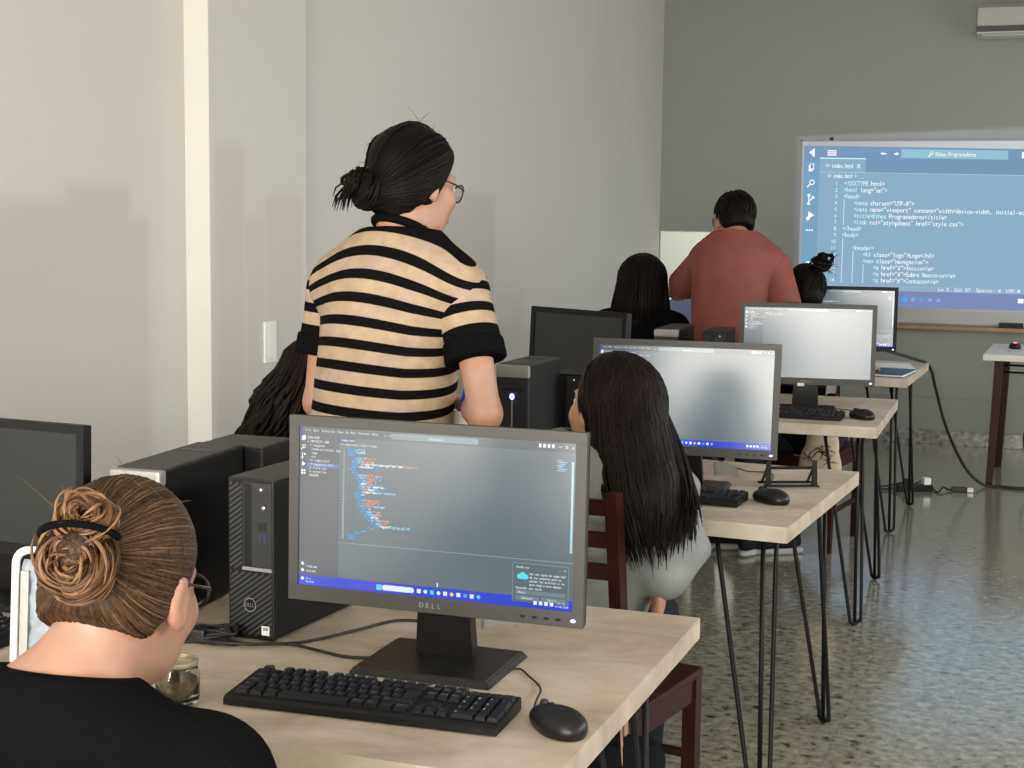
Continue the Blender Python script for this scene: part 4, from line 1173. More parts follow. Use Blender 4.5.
MB().ball((0, -.03, .035), (.012, .012, .006), M['led_red'], u=12, v=8).build('red_light', k)

# ------------------------------------------------------------------ chairs
def make_chair():
    r = empty('wooden_chair', (0, 0, 0)); W = M['red_wood']
    s = MB(); s.box((-.205, -.20, .430), (.205, .215, .452), W, .008); s.build('seat', r)
    def bar(a, b, w, d, name):
        m = MB(); A = Vector(a); B = Vector(b); z = (B - A).normalized(); x = Vector((1, 0, 0)); x = (x - z * x.dot(z)).normalized() if abs(z.x) < .9 else Vector((0, 1, 0)); y = z.cross(x)
        vs = [P + x * i * w / 2 + y * j * d / 2 for P in (A, B) for i, j in ((-1, -1), (1, -1), (1, 1), (-1, 1))]
        m.add(vs, [(3, 2, 1, 0), (4, 5, 6, 7)] + [(i, (i + 1) % 4, 4 + (i + 1) % 4, 4 + i) for i in range(4)], W); return m.build(name, r)
    for sx in (-1, 1):
        bar((sx * .185, .195, 0), (sx * .185, .195, .430), .034, .034, 'leg')
        m = MB(); n = 10; vs = []
        pts = [(-.235, 0), (-.215, .25), (-.205, .45), (-.225, .70), (-.26, .940)]
        for y, z in pts:
            for i, j in ((-1, -1), (1, -1), (1, 1), (-1, 1)): vs.append((sx * .185 + i * .0135, y + j * .017, z))
        fs = [(3, 2, 1, 0)] + [(q * 4 + i, q * 4 + (i + 1) % 4, q * 4 + 4 + (i + 1) % 4, q * 4 + 4 + i) for q in range(4) for i in range(4)] + [(16, 17, 18, 19)]
        m.add(vs, fs, W); m.build('leg', r)
    for z, y in ((.905, -.252), (.835, -.243), (.765, -.233)):
        m = MB(); vs = []; n = 8
        for i in range(n + 1):
            x = -.172 + .344 * i / n; b = -.018 * math.cos((i / n - .5) * PI)
            for dy, dz in ((-.009, -.016), (.009, -.016), (.009, .016), (-.009, .016)): vs.append((x, y + b + dy, z + dz))
        fs = [(0, 1, 2, 3), tuple(n * 4 + q for q in (3, 2, 1, 0))] + [(q * 4 + i, q * 4 + 4 + i, q * 4 + 4 + (i + 1) % 4, q * 4 + (i + 1) % 4) for q in range(n) for i in range(4)]
        m.add(vs, fs, W); m.build('back_slat', r)
    m = MB()
    for a, b in (((-.17, .195, .40), (.17, .195, .40)), ((-.17, -.207, .40), (.17, -.207, .40)), ((-.185, -.19, .40), (-.185, .18, .40)), ((.185, -.19, .40), (.185, .18, .40))):
        lo = [min(p, q) - .011 for p, q in zip(a, b)]; hi = [max(p, q) + .011 for p, q in zip(a, b)]; lo[2] -= .014; hi[2] += .014
        m.box(lo, hi, W, .002)
    m.build('seat_frame', r)
    for a, b in (((-.185, -.205, .18), (-.185, .19, .18)), ((.185, -.205, .18), (.185, .19, .18)), ((-.18, .195, .24), (.18, .195, .24))):
        lo = [min(p, q) - .009 for p, q in zip(a, b)]; hi = [max(p, q) + .009 for p, q in zip(a, b)]
        MB().box(lo, hi, W, .002).build('stretcher', r)
    return r
ch0 = make_chair(); ch0.location = (-1.018, 3.237, 0); ch0.rotation_euler = (0, 0, -.155); tag(ch0, 'dark red wooden slat back chair under the girl with long straight hair', 'chair', 'dark red wooden chairs')
for (x, y, a, l) in ((-1.05, 1.30, 0, 'dark red wooden chair under the woman with a brown bun'),
                     (-1.915, 6.80, 0, 'dark red wooden chair under the black haired girl beside the man in red'), (-1.15, 7.04, -.14, 'dark red wooden chair under the person with a hair bun at the farthest desk')):
    k = copy_tree(ch0); k.location = (x, y, 0); k.rotation_euler = (0, 0, a); tag(k, l, 'chair')

def stool():
    r = empty('wooden_stool', (-1.87, 3.27, 0)); tag(r, 'backless dark red wooden stool under the person with dark curly hair', 'stool')
    MB().box((-.19, -.17, .43), (.19, .17, .452), M['red_wood'], .008).build('seat', r)
    for sx in (-1, 1):
        for sy in (-1, 1): MB().box((sx * .155 - .017, sy * .135 - .017, 0), (sx * .155 + .017, sy * .135 + .017, .43), M['red_wood'], .003).build('leg', r)
    MB().box((-.155, -.145, .20), (.155, -.127, .225), M['red_wood']).box((-.155, .127, .20), (.155, .145, .225), M['red_wood']).build('stretcher', r)
stool()

def handbag():
    r = empty('handbag', (-.825, 2.92, .045), .2); tag(r, 'black handbag with tan strap hanging beside the chair behind the nearest desk', 'bag')
    s = SDF(.02)
    s.ell((0, 0, .30), (.085, .055, .13)); s.ell((0, 0, .22), (.10, .065, .09)); s.cut((0, 0, .385), (0, 0, 1))
    v, fc = s.mesh(.007, ripple(.004, 60, 4), 1); np_mesh('bag_body', v, fc, M['bag_black'], r)
    MB().tube(catmull([(-.005, -.035, .34), (-.012, -.03, .44), (-.015, -.01, .53), (-.012, .01, .58), (-.008, .03, .50), (-.005, .035, .34)], 8), .014, M['strap_tan'], 8, flat=.18).build('strap', r)
    MB().tube([(.045 + .012 * math.cos(t), -.062, .31 + .014 * math.sin(t)) for t in [2 * PI * q / 20 for q in range(20)]], .003, M['chrome'], 6, closed=True).build('emblem', r)
handbag()

def tote():
    r = empty('tote_bag', (-1.03, 6.70, 0), -.1); tag(r, 'beige cloth tote bag with black print hanging beside the chair at the farthest desk', 'bag')
    s = SDF(.02)
    s.ell((0, 0, .46), (.08, .045, .16), k=.02); s.ell((-.005, .0, .40), (.095, .05, .12)); s.cut((0, 0, .56), (0, 0, 1))
    v, fc = s.mesh(.008, ripple(.004, 50, 9), 1); np_mesh('bag_body', v, fc, M['cloth_beige'], r)
    # black floral print lying on the cloth
    mb = MB()
    from mathutils.bvhtree import BVHTree
    bv = BVHTree.FromPolygons([Vector(q) for q in v], [tuple(int(i) for i in q) for q in fc])
    def stroke(p0, p1, w, bend=0.0):
        pts = []
        for i in range(9):
            t = i / 8; x = p0[0] + (p1[0] - p0[0]) * t; z = .085 + p0[1] + (p1[1] - p0[1]) * t + bend * math.sin(PI * t)
            h = bv.ray_cast(Vector((x, -.5, z)), Vector((0, 1, 0)))
            if h[0]: pts.append(h[0] + Vector((0, -.0012, 0)))
        if len(pts) > 2: mb.tube(pts, [w * (.35 + .65 * math.sin(PI * (i + .5) / len(pts))) for i in range(len(pts))], M['cloth_black'], 6, flat=.3)
    stroke((-.06, .36), (.05, .42), .004, .02); stroke((.0, .40), (.06, .38), .006, -.01)
    for a in range(7):
        t = a * .9; stroke((.02, .39), (.02 + .05 * math.cos(t), .39 + .035 * math.sin(t)), .006, .012)
    for a in range(6):
        t = a * 1.05 + .4; stroke((-.045, .37), (-.045 + .035 * math.cos(t), .37 + .028 * math.sin(t)), .0045, -.008)
    for a in range(5):
        t = a * 1.25; stroke((.045, .345), (.045 + .03 * math.cos(t), .345 + .028 * math.sin(t)), .0045, .006)
    mb.build('print', r)
    for y in (-.03, .03):
        MB().tube(catmull([(-.04, y, .55), (-.035, y, .60), (0, y * .5, .64), (.035, y, .60), (.04, y, .55)], 6), .011, M['cloth_beige'], 8, flat=.25).build('handle', r)
tote()
# ------------------------------------------------------------------ people
V3 = lambda *a: np.array(a, float)
def loc(c, R, p): return np.array(c, float) + R @ np.array(p, float)

def head_sdf(s, c, R, k=.02):
    L = lambda *p: loc(c, R, p)
    s.ell(L(0, -.012, .028), (.074, .093, .086), R, .02).ell(L(0, .032, -.030), (.060, .066, .082), R, .03).ell(L(0, .050, -.078), (.040, .040, .032), R, .03)
    s.cone(L(0, .094, .008), L(0, .110, -.028), .009, .0135, .012)
    s.cone(L(-.034, .082, .024), L(.034, .082, .024), .012, .012, .015)
    s.cone(L(-.036, .070, -.025), L(.036, .070, -.025), .022, .022, .025)
    s.cone(L(-.017, .096, -.060), L(.017, .096, -.060), .007, .007, .010)
    s.cone(L(-.015, .094, -.070), L(.015, .094, -.070), .008, .008, .010)
    for sx in (-1, 1):
        s.sub(L(sx * .031, .104, .004), (.014, .014, .009), R, .012)
        s.ell(L(sx * .077, -.008, -.012), (.010, .022, .032), R, .008)
        s.cone(L(sx * .079, -.016, .012), L(sx * .076, .002, -.038), .007, .007, .006)
        s.sub(L(sx * .088, -.006, -.010), (.006, .011, .017), R, .005)

def hand_sdf(wrist, fwd, back, thumb_side, curl=.5, spread=.0):
    """five fingered hand; back = direction out of the back of the hand; thumb_side +1/-1 along fwd x back"""
    f = Vector(fwd).normalized(); b = Vector(back); b = (b - f * b.dot(f)).normalized(); x = f.cross(b) * thumb_side
    w = Vector(wrist)
    P = lambda a, c, d: w + x * a + f * c + b * d
    R = np.array([[x.x, f.x, b.x], [x.y, f.y, b.y], [x.z, f.z, b.z]])
    s = SDF(.010)
    s.cone(P(0, -.045, 0), P(0, .01, 0), .025, .023)
    s.ell(P(.002, .050, -.002), (.040, .050, .0155), R, .014)
    for i, (bx, ln) in enumerate(((.029, .072), (.010, .081), (-.010, .075), (-.028, .058))):
        p = P(bx, .088 - abs(bx - .008) * .25, .001); a = .12 + curl * .35
        cu = curl * (1 + .12 * i)
        for q, (fr, r0, r1) in enumerate(((.46, .0092, .0084), (.30, .0084, .0076), (.24, .0076, .0062))):
            d = f * math.cos(a) - b * math.sin(a) + x * (bx * (3.0 + spread))
            d.normalize(); n = p + d * ln * fr
            s.cone(p, n, r0, r1, .005); p = n; a += cu * (.9 if q == 0 else .7)
    p0, p1, p2, p3 = P(.022, .018, -.006), P(.044, .046, -.012), P(.054, .072, -.020 - curl * .010), P(.050 - curl * .01, .094, -.028 - curl * .018)
    s.cone(p0, p1, .013, .0115, .008).cone(p1, p2, .0105, .0095, .005).cone(p2, p3, .0092, .0072, .005)
    return s

from mathutils.bvhtree import BVHTree
class Person:
    bv = None
    def __init__(s, label, J, head_c, head_f, head_up=(0, 0, 1), group=None):
        s.J = {k: np.array(v, float) for k, v in J.items()}
        p = s.J['pelvis']; s.o = np.array((p[0], p[1], 0.0))
        s.root = empty('person', tuple(s.o)); tag(s.root, label, 'person', group)
        s.hc = np.array(head_c, float); s.R = rot_to(head_f, head_up)
        n, l, r = s.J['neck'], s.J['shL'], s.J['shR']
        up = Vector(n - p).normalized(); rt = Vector(r - l); rt = (rt - up * rt.dot(up)).normalized(); fw = up.cross(rt)
        s.T = np.array([[rt.x, fw.x, up.x], [rt.y, fw.y, up.y], [rt.z, fw.z, up.z]]); s.up = np.array(up); s.rt = np.array(rt); s.fw = np.array(fw)
    def H(s, *p): return loc(s.hc, s.R, p)
    def put(s, name, vf, mat, parent=None, attrs=None):
        return np_mesh(name, vf[0], vf[1], mat, parent or s.root, s.o if parent is None else s.o, attrs)
    def torso(s, d, g=0.0, k=.05, w=1.0, arms=True):
        J = s.J; p, n = J['pelvis'], J['neck']; L = lambda t, y=0: p + (n - p) * t + s.fw * y
        d.ell(L(.70), (.158 * w + g, .100 * w + g, .165 + g), s.T, k).ell(L(.36), (.140 * w + g, .095 * w + g, .17 + g), s.T, k).ell(L(.02), (.165 * w + g, .115 * w + g, .12 + g), s.T, k)
        for q in ('shL', 'shR'):
            d.cone(L(.93), J[q] * .85 + L(.86) * .15, .048 + g, .050 + g, k)
            d.cone(L(.72), J[q] * .8 + L(.8) * .2, .080 + g, .054 + g, k)
    def skin(s, mat, vox=.008, hands=None, legs=False):
        J = s.J; d = SDF(.02)
        head_sdf(d, s.hc, s.R)
        nb = J['neck']
        d.cone(s.H(0, -.028, -.055), nb - s.up * .02, .052, .058, .03)
        d.cone(s.H(0, .005, -.075), nb + s.fw * .01 - s.up * .03, .040, .050, .03)
        s.torso(d, -.012, .04)
        for q in 'LR':
            d.chain([J['sh' + q], J['el' + q], J['wr' + q]], [.043, .035, .025], .02)
            d.cone(J['el' + q] * .8 + J['wr' + q] * .2, J['el' + q] * .5 + J['wr' + q] * .5, .037, .032, .02)
        v, f = d.mesh(vox, None, 1)
        vs = [v]; fs = [f]; n = len(v)
        for q, (fwd, back, curl) in (hands or {}).items():
            hs = hand_sdf(J['wr' + q], fwd, back, 1 if q == 'L' else -1, curl)
            a, b = hs.mesh(.0038, None, 1); vs.append(a); fs.append(b + n); n += len(a)
        o = s.put('body', (np.concatenate(vs), np.concatenate(fs)), mat)
        for sx in (-1, 1):
            e = MB(); c = s.H(sx * .031, .083, .004) - s.o
            e.ball(c, .0125, M['eye'], u=14, v=10); g = s.R @ np.array((0, .0072, 0)); e.ball(c + g, .0068, M['iris'], u=12, v=8)
            e.build('eye', s.root)
        return o
    def sleeves_long(s, d, r=(.062, .055, .042), k=.03, short=1.0):
        for q in 'LR':
            J = s.J; w = J['el' + q] + (J['wr' + q] - J['el' + q]) * short
            d.chain([J['sh' + q], J['el' + q], w], r, k)
    def legs(s, mat, sole, shoe, r=(.088, .064, .045), foot=None, vox=.010):
        J = s.J; d = SDF(.04)
        p = J['pelvis']
        d.ell(p + s.up * .0, (.172, .125, .11), s.T, .05)
        for q in 'LR':
            hip = p + s.rt * (.09 if q == 'R' else -.09) - s.up * .03
            d.chain([hip, J['kn' + q], J['an' + q]], r, .04)
        for q in 'LR': pass
        s.put('trousers', d.mesh(vox, ripple(.003, 45, 2), 1), mat)
        for q in 'LR':
            a = J['an' + q]; t = J['toe' + q]; dr = Vector(t - a); dr.z = 0; dr.normalize(); D = np.array(dr)
            g = np.array((a[0], a[1], 0.0)); R = rot_to(tuple(D))
            u = SDF(.02); u.ell(g + D * .05 + V3(0, 0, .048), (.040, .115, .036), R).ell(g - D * .01 + V3(0, 0, .075), (.036, .05, .05), R).ell(g + D * .12 + V3(0, 0, .040), (.042, .055, .026), R); u.cut(g + V3(0, 0, .022), (0, 0, -1))
            o = s.put('shoe', u.mesh(.006, None, 1), shoe)
            w = SDF(.015); w.ell(g + D * .055 + V3(0, 0, .014), (.047, .132, .030), R); w.cut(g + V3(0, 0, .001), (0, 0, -1)); w.cut(g + V3(0, 0, .028), (0, 0, 1))
            np_mesh('sole', *w.mesh(.005, None, 0), sole, o, s.o)
    def cap(s, extra=None, grow=(.012, .014, .016), p0=(0, .040, .050), n=(0, .80, -.60), vox=.006, noise=None, cuts=True):
        d = SDF(.02)
        d.ell(s.H(0, -.014, .030), (.074 + grow[0], .093 + grow[1], .086 + grow[2]), s.R, .02)
        d.ell(s.H(0, -.040, -.030), (.062 + grow[0], .058 + grow[1], .060), s.R, .03)
        if cuts: d.cut(s.H(*p0), s.R @ np.array(n, float))
        return d
    def on_head(s, d, off=.0, grow=(.012, .014, .016)):
        """point on the hair cap in head-local direction d"""
        d = np.array(d, float); d /= np.linalg.norm(d)
        r = np.array((.074 + grow[0], .093 + grow[1], .086 + grow[2]))
        t = 1 / np.linalg.norm(d / r)
        if s.bv is not None:
            c = s.H(0, -.014, .030); h = s.bv.ray_cast(Vector(c), Vector(s.R @ d))
            if h[0] is not None and h[3] < .2: t = max(t, h[3])
        return s.H(*(np.array((0, -.014, .030)) + d * (t + off)))
    def set_cap(s, vf):
        s.bv = BVHTree.FromPolygons([Vector(q) for q in vf[0]], [tuple(int(i) for i in q) for q in vf[1]]); return vf
    def push(s, p, off=.003):
        h = s.bv.find_nearest(Vector(tuple(p)))
        if h[0] is not None and (Vector(tuple(p)) - h[0]).dot(h[1]) < off:
            return np.array(h[0] + h[1] * off)
        return np.array(p)

class Locks:
    """bundle of hair strands joined to one mesh with a shade value per strand"""
    def __init__(s): s.v = []; s.f = []; s.sh = []
    def add(s, path, r, shade, n=5, taper=True):
        P = [Vector(tuple(p)) for p in path]; k = len(P)
        rs = [r * (min(1, .35 + 2.5 * i / k) * min(1, .15 + 2.2 * (1 - i / (k - 1)))) if taper else r for i in range(k)]
        vs, fs = tube_geo(P, rs, n); o = len(s.v)
        s.v += [tuple(q) for q in vs]; s.f += [tuple(i + o for i in q) for q in fs]; s.sh += [shade] * len(vs)
    def mesh(s, solid=None, solid_shade=.1):
        v = np.array(s.v) if s.v else np.zeros((0, 3)); f = list(s.f); sh = list(s.sh)
        if solid is not None:
            o = len(v); v = np.concatenate([v, solid[0]]); f += [tuple(int(i) + o for i in q) for q in solid[1]]; sh += [solid_shade] * len(solid[0])
        return (v, f), {'shade': sh}

def slerp(a, b, t):
    a = np.array(a, float); b = np.array(b, float); a /= np.linalg.norm(a); b /= np.linalg.norm(b)
    w = math.acos(max(-1, min(1, float(a @ b))))
    if w < 1e-4: return a
    return (math.sin((1 - t) * w) * a + math.sin(t * w) * b) / math.sin(w)

def pulled_back(P, L, bun, n, r=.0035, shades=(.1, .6), off=.002, seed=1, p0=(0, .040, .050), nn=(0, .80, -.60), grow=(.012, .014, .016), wob=.006):
    """strands that run over the scalp from the hairline to the bun"""
    g = np.random.default_rng(seed); nn = np.array(nn) / np.linalg.norm(nn); e1 = np.array((1.0, 0, 0)); e2 = np.cross(nn, e1)
    bd = np.array(bun, float)
    for i in range(n):
        t = 2 * PI * (i + g.uniform(-.4, .4)) / n
        q = np.array(p0) * np.array((0, 1, 1)) + .085 * (math.cos(t) * e1 + math.sin(t) * e2) - np.array((0, -.014, .030))
        jit = g.normal(size=3) * wob * 8
        path = [P.on_head(slerp(q, bd + jit * .25, u) + 0 * jit, off + .0025 * math.sin(PI * u) * g.uniform(.2, 1), grow) for u in np.linspace(.02, .97, 13)]
        L.add(path, r * g.uniform(.7, 1.3), float(np.clip(g.uniform(*shades), 0, 1)))

def bun_coils(L, c, axis, R0, n, r, shades, seed=2, squash=.8, messy=.25):
    g = np.random.default_rng(seed); ax = Vector(axis).normalized(); a = ax.orthogonal().normalized(); b = ax.cross(a)
    for i in range(n):
        rho = R0 * math.sqrt(g.uniform(.06, 1.0)); h = squash * math.sqrt(max(0, R0 * R0 - rho * rho)) * g.uniform(.5, 1.0)
        t0 = g.uniform(0, 2 * PI); ln = g.uniform(1.6, 4.2); tilt = Vector(g.normal(size=3)) * messy * R0
        path = []
        for k in range(18):
            u = k / 17; t = t0 + ln * u; rr = rho * (1 - .18 * u)
            path.append(Vector(c) + a * (rr * math.cos(t)) + b * (rr * math.sin(t)) + ax * (h + tilt.x * math.sin(t + tilt.y * 40)) + tilt * .25)
        L.add(path, r * g.uniform(.7, 1.4), float(np.clip(g.uniform(*shades), 0, 1)))

def glasses(P, lens=True):
    o = empty('glasses', (0, 0, 0)); o.parent = P.root
    fr = MB(); O = P.o
    for sx in (-1, 1):
        fr.tube([P.H(sx * .033 + .024 * math.cos(t), .110 - .010 * abs(math.cos(t)) * (1 if sx * math.cos(t) > 0 else 0), .002 + .020 * math.sin(t)) - O for t in [2 * PI * i / 24 for i in range(24)]], .0020, M['glasses'], 6, closed=True)
        fr.tube([P.H(sx * .057, .102, .006) - O, P.H(sx * .078, .06, .008) - O, P.H(sx * .083, .0, .010) - O, P.H(sx * .080, -.02, -.004) - O], .0020, M['glasses'], 6)
    fr.tube([P.H(-.010, .110, .006) - O, P.H(0, .113, .009) - O, P.H(.010, .110, .006) - O], .0018, M['glasses'], 6)
    fr.build('spectacle_frame', o)
    if lens:
        for sx in (-1, 1):
            m = MB(); vs = [P.H(sx * .033 + .023 * math.cos(t), .108 - .008 * abs(math.cos(t)) * (1 if sx * math.cos(t) > 0 else 0), .002 + .019 * math.sin(t)) - O for t in [2 * PI * i / 20 for i in range(20)]]
            bm = bmesh.new(); bm.faces.new([bm.verts.new(tuple(v)) for v in vs]); bmesh.ops.solidify(bm, geom=list(bm.faces), thickness=.001); m.bm(bm, M['lens']); m.build('lens', o)

HB = hair_mat('brown hair', (.010, .0045, .002), (.23, .125, .062), .46, .22)
HK = hair_mat('black hair', (.002, .0016, .0016), (.009, .006, .0052), .5, .10)
HD = hair_mat('dark brown hair', (.002, .0014, .0012), (.011, .0062, .0048), .48, .12)

# ---- woman with the brown bun, nearest the camera
def woman_bun():
    J = dict(pelvis=(-1.05, 1.33, .53), neck=(-1.055, 1.37, .978), shL=(-1.235, 1.36, .888), shR=(-.848, 1.375, .892), elL=(-1.31, 1.50, .70), elR=(-.83, 1.48, .68), wrL=(-1.16, 1.64, .645), wrR=(-1.00, 1.64, .645),
             knL=(-1.17, 1.78, .50), knR=(-.95, 1.78, .50), anL=(-1.18, 1.78, .08), anR=(-.94, 1.78, .08), toeL=(-1.18, 1.98, 0), toeR=(-.94, 1.98, 0))
    P = Person('seated woman in black top with brown hair in a bun, nearest the camera', J, (-1.025, 1.462, 1.072), (-.06, .95, -.27), (0, .2, 1))
    P.skin(M['skin_a'], .006, {'L': ((.5, .85, -.05), (0, 0, 1), .25), 'R': ((-.4, .9, -.05), (0, 0, 1), .25)})
    d = SDF(.05); P.torso(d, .006, .05); P.sleeves_long(d, (.060, .055, .042), .04, .9)
    n = P.J['neck']; d.ell(n + V3(0, .0, -.035), (.085, .075, .05), P.T, .04)
    d.cut(n + V3(0, .0, .016), (0, .25, 1))
    P.put('shirt', d.mesh(.008, ripple(.0025, 40, 3), 1), M['cloth_black'])
    P.legs(M['cloth_dark'], M['sole'], M['sneaker'])
    # hair
    gr = (.006, .008, .010); cap = P.cap(grow=gr, p0=(0, .042, .050), n=(0, .78, -.62)); cap.cut(P.H(0, -.08, -.042), P.R @ V3(0, -.30, -1))
    L = Locks(); bd = (.14, -.98, .0); bc = P.on_head(bd, .016, gr)
    cap.ell(bc + V3(0, 0, .012), (.034, .030, .036), P.R, .02)
    capm = P.set_cap(cap.mesh(.005, None, 1))
    pulled_back(P, L, bd, 620, .0017, (.0, .17), .0003, 5, (0, .042, .050), (0, .78, -.62), gr)
    pulled_back(P, L, bd, 80, .0010, (.15, .48), .0014, 6, (0, .042, .050), (0, .78, -.62), gr)
    g = np.random.default_rng(9)
    for i in range(240):     # from the nape up to the bun
        a = g.uniform(-.9, .9); q = (math.sin(a) * .85, -.62, -.80 + .12 * abs(a))
        L.add([P.on_head(slerp(q, bd, u), .0005 + .002 * math.sin(PI * u), gr) for u in np.linspace(0, .95, 11)], .0017 * g.uniform(.7, 1.3), float(g.uniform(.0, .20)))
    axis = P.R @ V3(.1, -.98, .05)
    bun_coils(L, bc + V3(.004, 0, -.012), axis, .041, 330, .0019, (.05, .85), 3, .80, .34)
    bun_coils(L, bc + V3(.006, .010, .034), axis + V3(.2, .0, .5), .033, 180, .0019, (.1, .95), 4, .8, .30)
    for i in range(40):     # loose fly-away hairs
        q = g.normal(size=3); q[1] = -abs(q[1]); q[2] = abs(q[2]); p = P.on_head(q, .001, gr)
        dv = g.normal(size=3) * .02
        L.add([p, p + (p - P.hc) * .04 + dv * .4, p + (p - P.hc) * .07 + dv * .8, p + (p - P.hc) * .06 + dv * 1.2], .0004, .5, 3)
    for i in range(0):
        a = g.uniform(-.8, .8); p = P.on_head((math.sin(a), -.7, -.9), -.006); e = P.R @ V3(g.normal() * .01, -.004, -.03 - g.uniform(0, .02))
        L.add([p, p + e * .5, p + e], .0007, .4, 3)
    vf, at = L.mesh(capm, .02)
    h = P.put('hair', vf, HB, None, at)
    t = MB(); a = Vector(P.R @ V3(1, 0, 0)); 
    cc = Vector(bc - P.o) + Vector((.002, -.002, .020)); ax = Vector(axis).normalized(); u = Vector((ax.y, -ax.x, 0)).normalized()
    t.tube([cc + u * (.042 * math.cos(q)) + ax * (.040 * math.sin(q)) + Vector((0, 0, .010 * math.sin(q) - .004 * math.cos(q))) for q in np.linspace(-.3, PI + .1, 24)], .0042, M['cloth_black'], 8); tt = t.build('hair_tie', h)
    glasses(P)
woman_bun()

# ---- person in the striped shirt
def stripe_mat():
    t = NT('cream and black striped knit')
    at = t.n('ShaderNodeAttribute', attribute_name='stripe')
    m = t.n('ShaderNodeMath', operation='FRACT'); t.l(at.outputs['Fac'], m.inputs[0])
    tc = t.n('ShaderNodeTexCoord'); nz = t.n('ShaderNodeTexNoise'); nz.inputs['Scale'].default_value = 30; nz.inputs['Detail'].default_value = 5
    t.l(tc.outputs['Object'], nz.inputs['Vector'])
    beige = t.ramp(nz.outputs['Fac'], [(.3, (.35, .265, .185, 1)), (.7, (.45, .35, .255, 1))])
    f = t.ramp(m.outputs[0], [(0, (0, 0, 0, 1)), (.405, (0, 0, 0, 1)), (.43, (1, 1, 1, 1)), (.975, (1, 1, 1, 1)), (1.0, (0, 0, 0, 1))])
    mx = t.n('ShaderNodeMix', data_type='RGBA'); t.l(f, mx.inputs[0]); mx.inputs[6].default_value = (.005, .0045, .005, 1); t.l(beige, mx.inputs[7])
    t.l(mx.outputs[2], t.b.inputs['Base Color']); t.b.inputs['Roughness'].default_value = .9; t.b.inputs['Specular IOR Level'].default_value = .05
    wv = t.n('ShaderNodeTexNoise'); wv.inputs['Scale'].default_value = 350; t.l(tc.outputs['Object'], wv.inputs['Vector']); t.bump(wv.outputs['Fac'], .25, .0015)
    return t.m
def striped():
    J = dict(pelvis=(-1.487, 3.10, .93), neck=(-1.435, 3.13, 1.472), shL=(-1.638, 3.175, 1.330), shR=(-1.272, 3.10, 1.332), elL=(-1.665, 3.16, 1.06), elR=(-1.192, 3.03, 1.075), wrL=(-1.60, 3.36, 1.05), wrR=(-1.33, 3.27, 1.06),
             knL=(-1.565, 3.14, .49), knR=(-1.375, 3.12, .49), anL=(-1.575, 3.10, .09), anR=(-1.365, 3.08, .09), toeL=(-1.60, 3.3, 0), toeR=(-1.34, 3.28, 0))
    P = Person('standing person in cream and black striped t-shirt with black hair tied back', J, (-1.425, 3.165, 1.572), (.42, .86, -.22), (.0, .12, 1))
    P.skin(M['skin_b'], .007, {'L': ((.8, .5, .1), (-.2, .3, 1), .6), 'R': ((-.8, .5, .1), (.2, .3, 1), .6)})
    d = SDF(.05); P.torso(d, .016, .05, 1.06)
    p, n = P.J['pelvis'], P.J['neck']
    d.cone(p + P.up * .02, p + P.up * .30, .148, .150, .06)
    d.cut(n + V3(0, 0, -.002), (.0, .12, 1)); d.cut(p + V3(0, 0, -.06), (0, 0, -1))
    vf = d.mesh(.007, ripple(.0035, 22, 11, (1, 1, .4)), 1)
    v = vf[0]; x = (v - n) @ P.rt; z = v[:, 2]
    kx = np.clip((z - 1.05) / .35, 0, 1) ** 1.5
    q = z + .045 * x + x * x * (.25 + 1.6 * kx) - .012 * np.clip((v - n) @ P.fw / .1, -1, 1)
    SM = stripe_mat()
    P.put('shirt', vf, SM, None, {'stripe': (q - 1.0735) / .0503})
    for s_, k in (('R', 1), ('L', -1)):
        a, b = P.J['sh' + s_], P.J['el' + s_]; ax = (b - a) / np.linalg.norm(b - a); ln = .158
        d = SDF(.04); d.cone(a - V3(0, 0, .0), a + ax * .28, .058, .068); d.ell(a + V3(-.05 * k, 0, -.015), (.07, .062, .066), None, .05)
        d.cut(a + ax * ln, ax)
        vf = d.mesh(.006, ripple(.002, 40, 3), 1); t = (vf[0] - a) @ ax
        q = -(t - ln) / .0503
        cuff = t > ln - .053
        q = np.where(cuff, .2, q - .97)
        # keep the sharp border of the cuff: own mesh part
        o = P.put('sleeve', vf, SM, None, {'stripe': q})
        d = SDF(.02); d.cone(a + ax * (ln - .05), a + ax * (ln + .001), .0675, .0700); d.cut(a + ax * ln, ax); d.cut(a + ax * (ln - .047), -ax)
        np_mesh('cuff', *d.mesh(.005, None, 1), M['cloth_black'], o, P.o)
    # ribbed collar
    m = MB(); m.tube([n + P.rt * (.066 * math.cos(t)) + P.fw * (.060 * math.sin(t)) + V3(0, 0, -.002 - .022 * math.sin(t)) - P.o for t in [2 * PI * i / 32 for i in range(32)]], .0105, M['cloth_black'], 8, closed=True); m.build('collar', P.root)
    m = MB(); m.tube(catmull([V3(-1.292, 3.175, 1.150) - P.o, V3(-1.294, 3.172, 1.125) - P.o, V3(-1.302, 3.170, 1.09) - P.o, V3(-1.308, 3.168, 1.058) - P.o], 6), .009, M['lanyard'], 8, flat=.15); ly = m.build('lanyard', P.root)
    MB().box((-.03, -.002, -.075), (.03, .002, .0), M['white_plastic'], .002, Matrix.Translation(tuple(V3(-1.309, 3.168, 1.060) - P.o))).build('badge_card', ly)
    P.legs(M['cloth_dark'], M['sole'], M['sneaker'], (.092, .068, .052))
    cap = P.cap(grow=(.016, .018, .018), p0=(0, .045, .050), n=(0, .82, -.57)); gr = (.016, .018, .018)
    b0 = P.on_head((.0, -.80, -.60), .012, gr); ax = P.R @ V3(-.45, -.85, -.1)
    cap.ell(b0 + ax * .012, (.036, .036, .044), P.R, .02); capm = P.set_cap(cap.mesh(.006, None, 1))
    L = Locks(); bd = (.0, -.80, -.60)
    pulled_back(P, L, bd, 260, .0028, (.0, .9), .001, 15, (0, .045, .05), (0, .82, -.57), gr)
    g = np.random.default_rng(19)
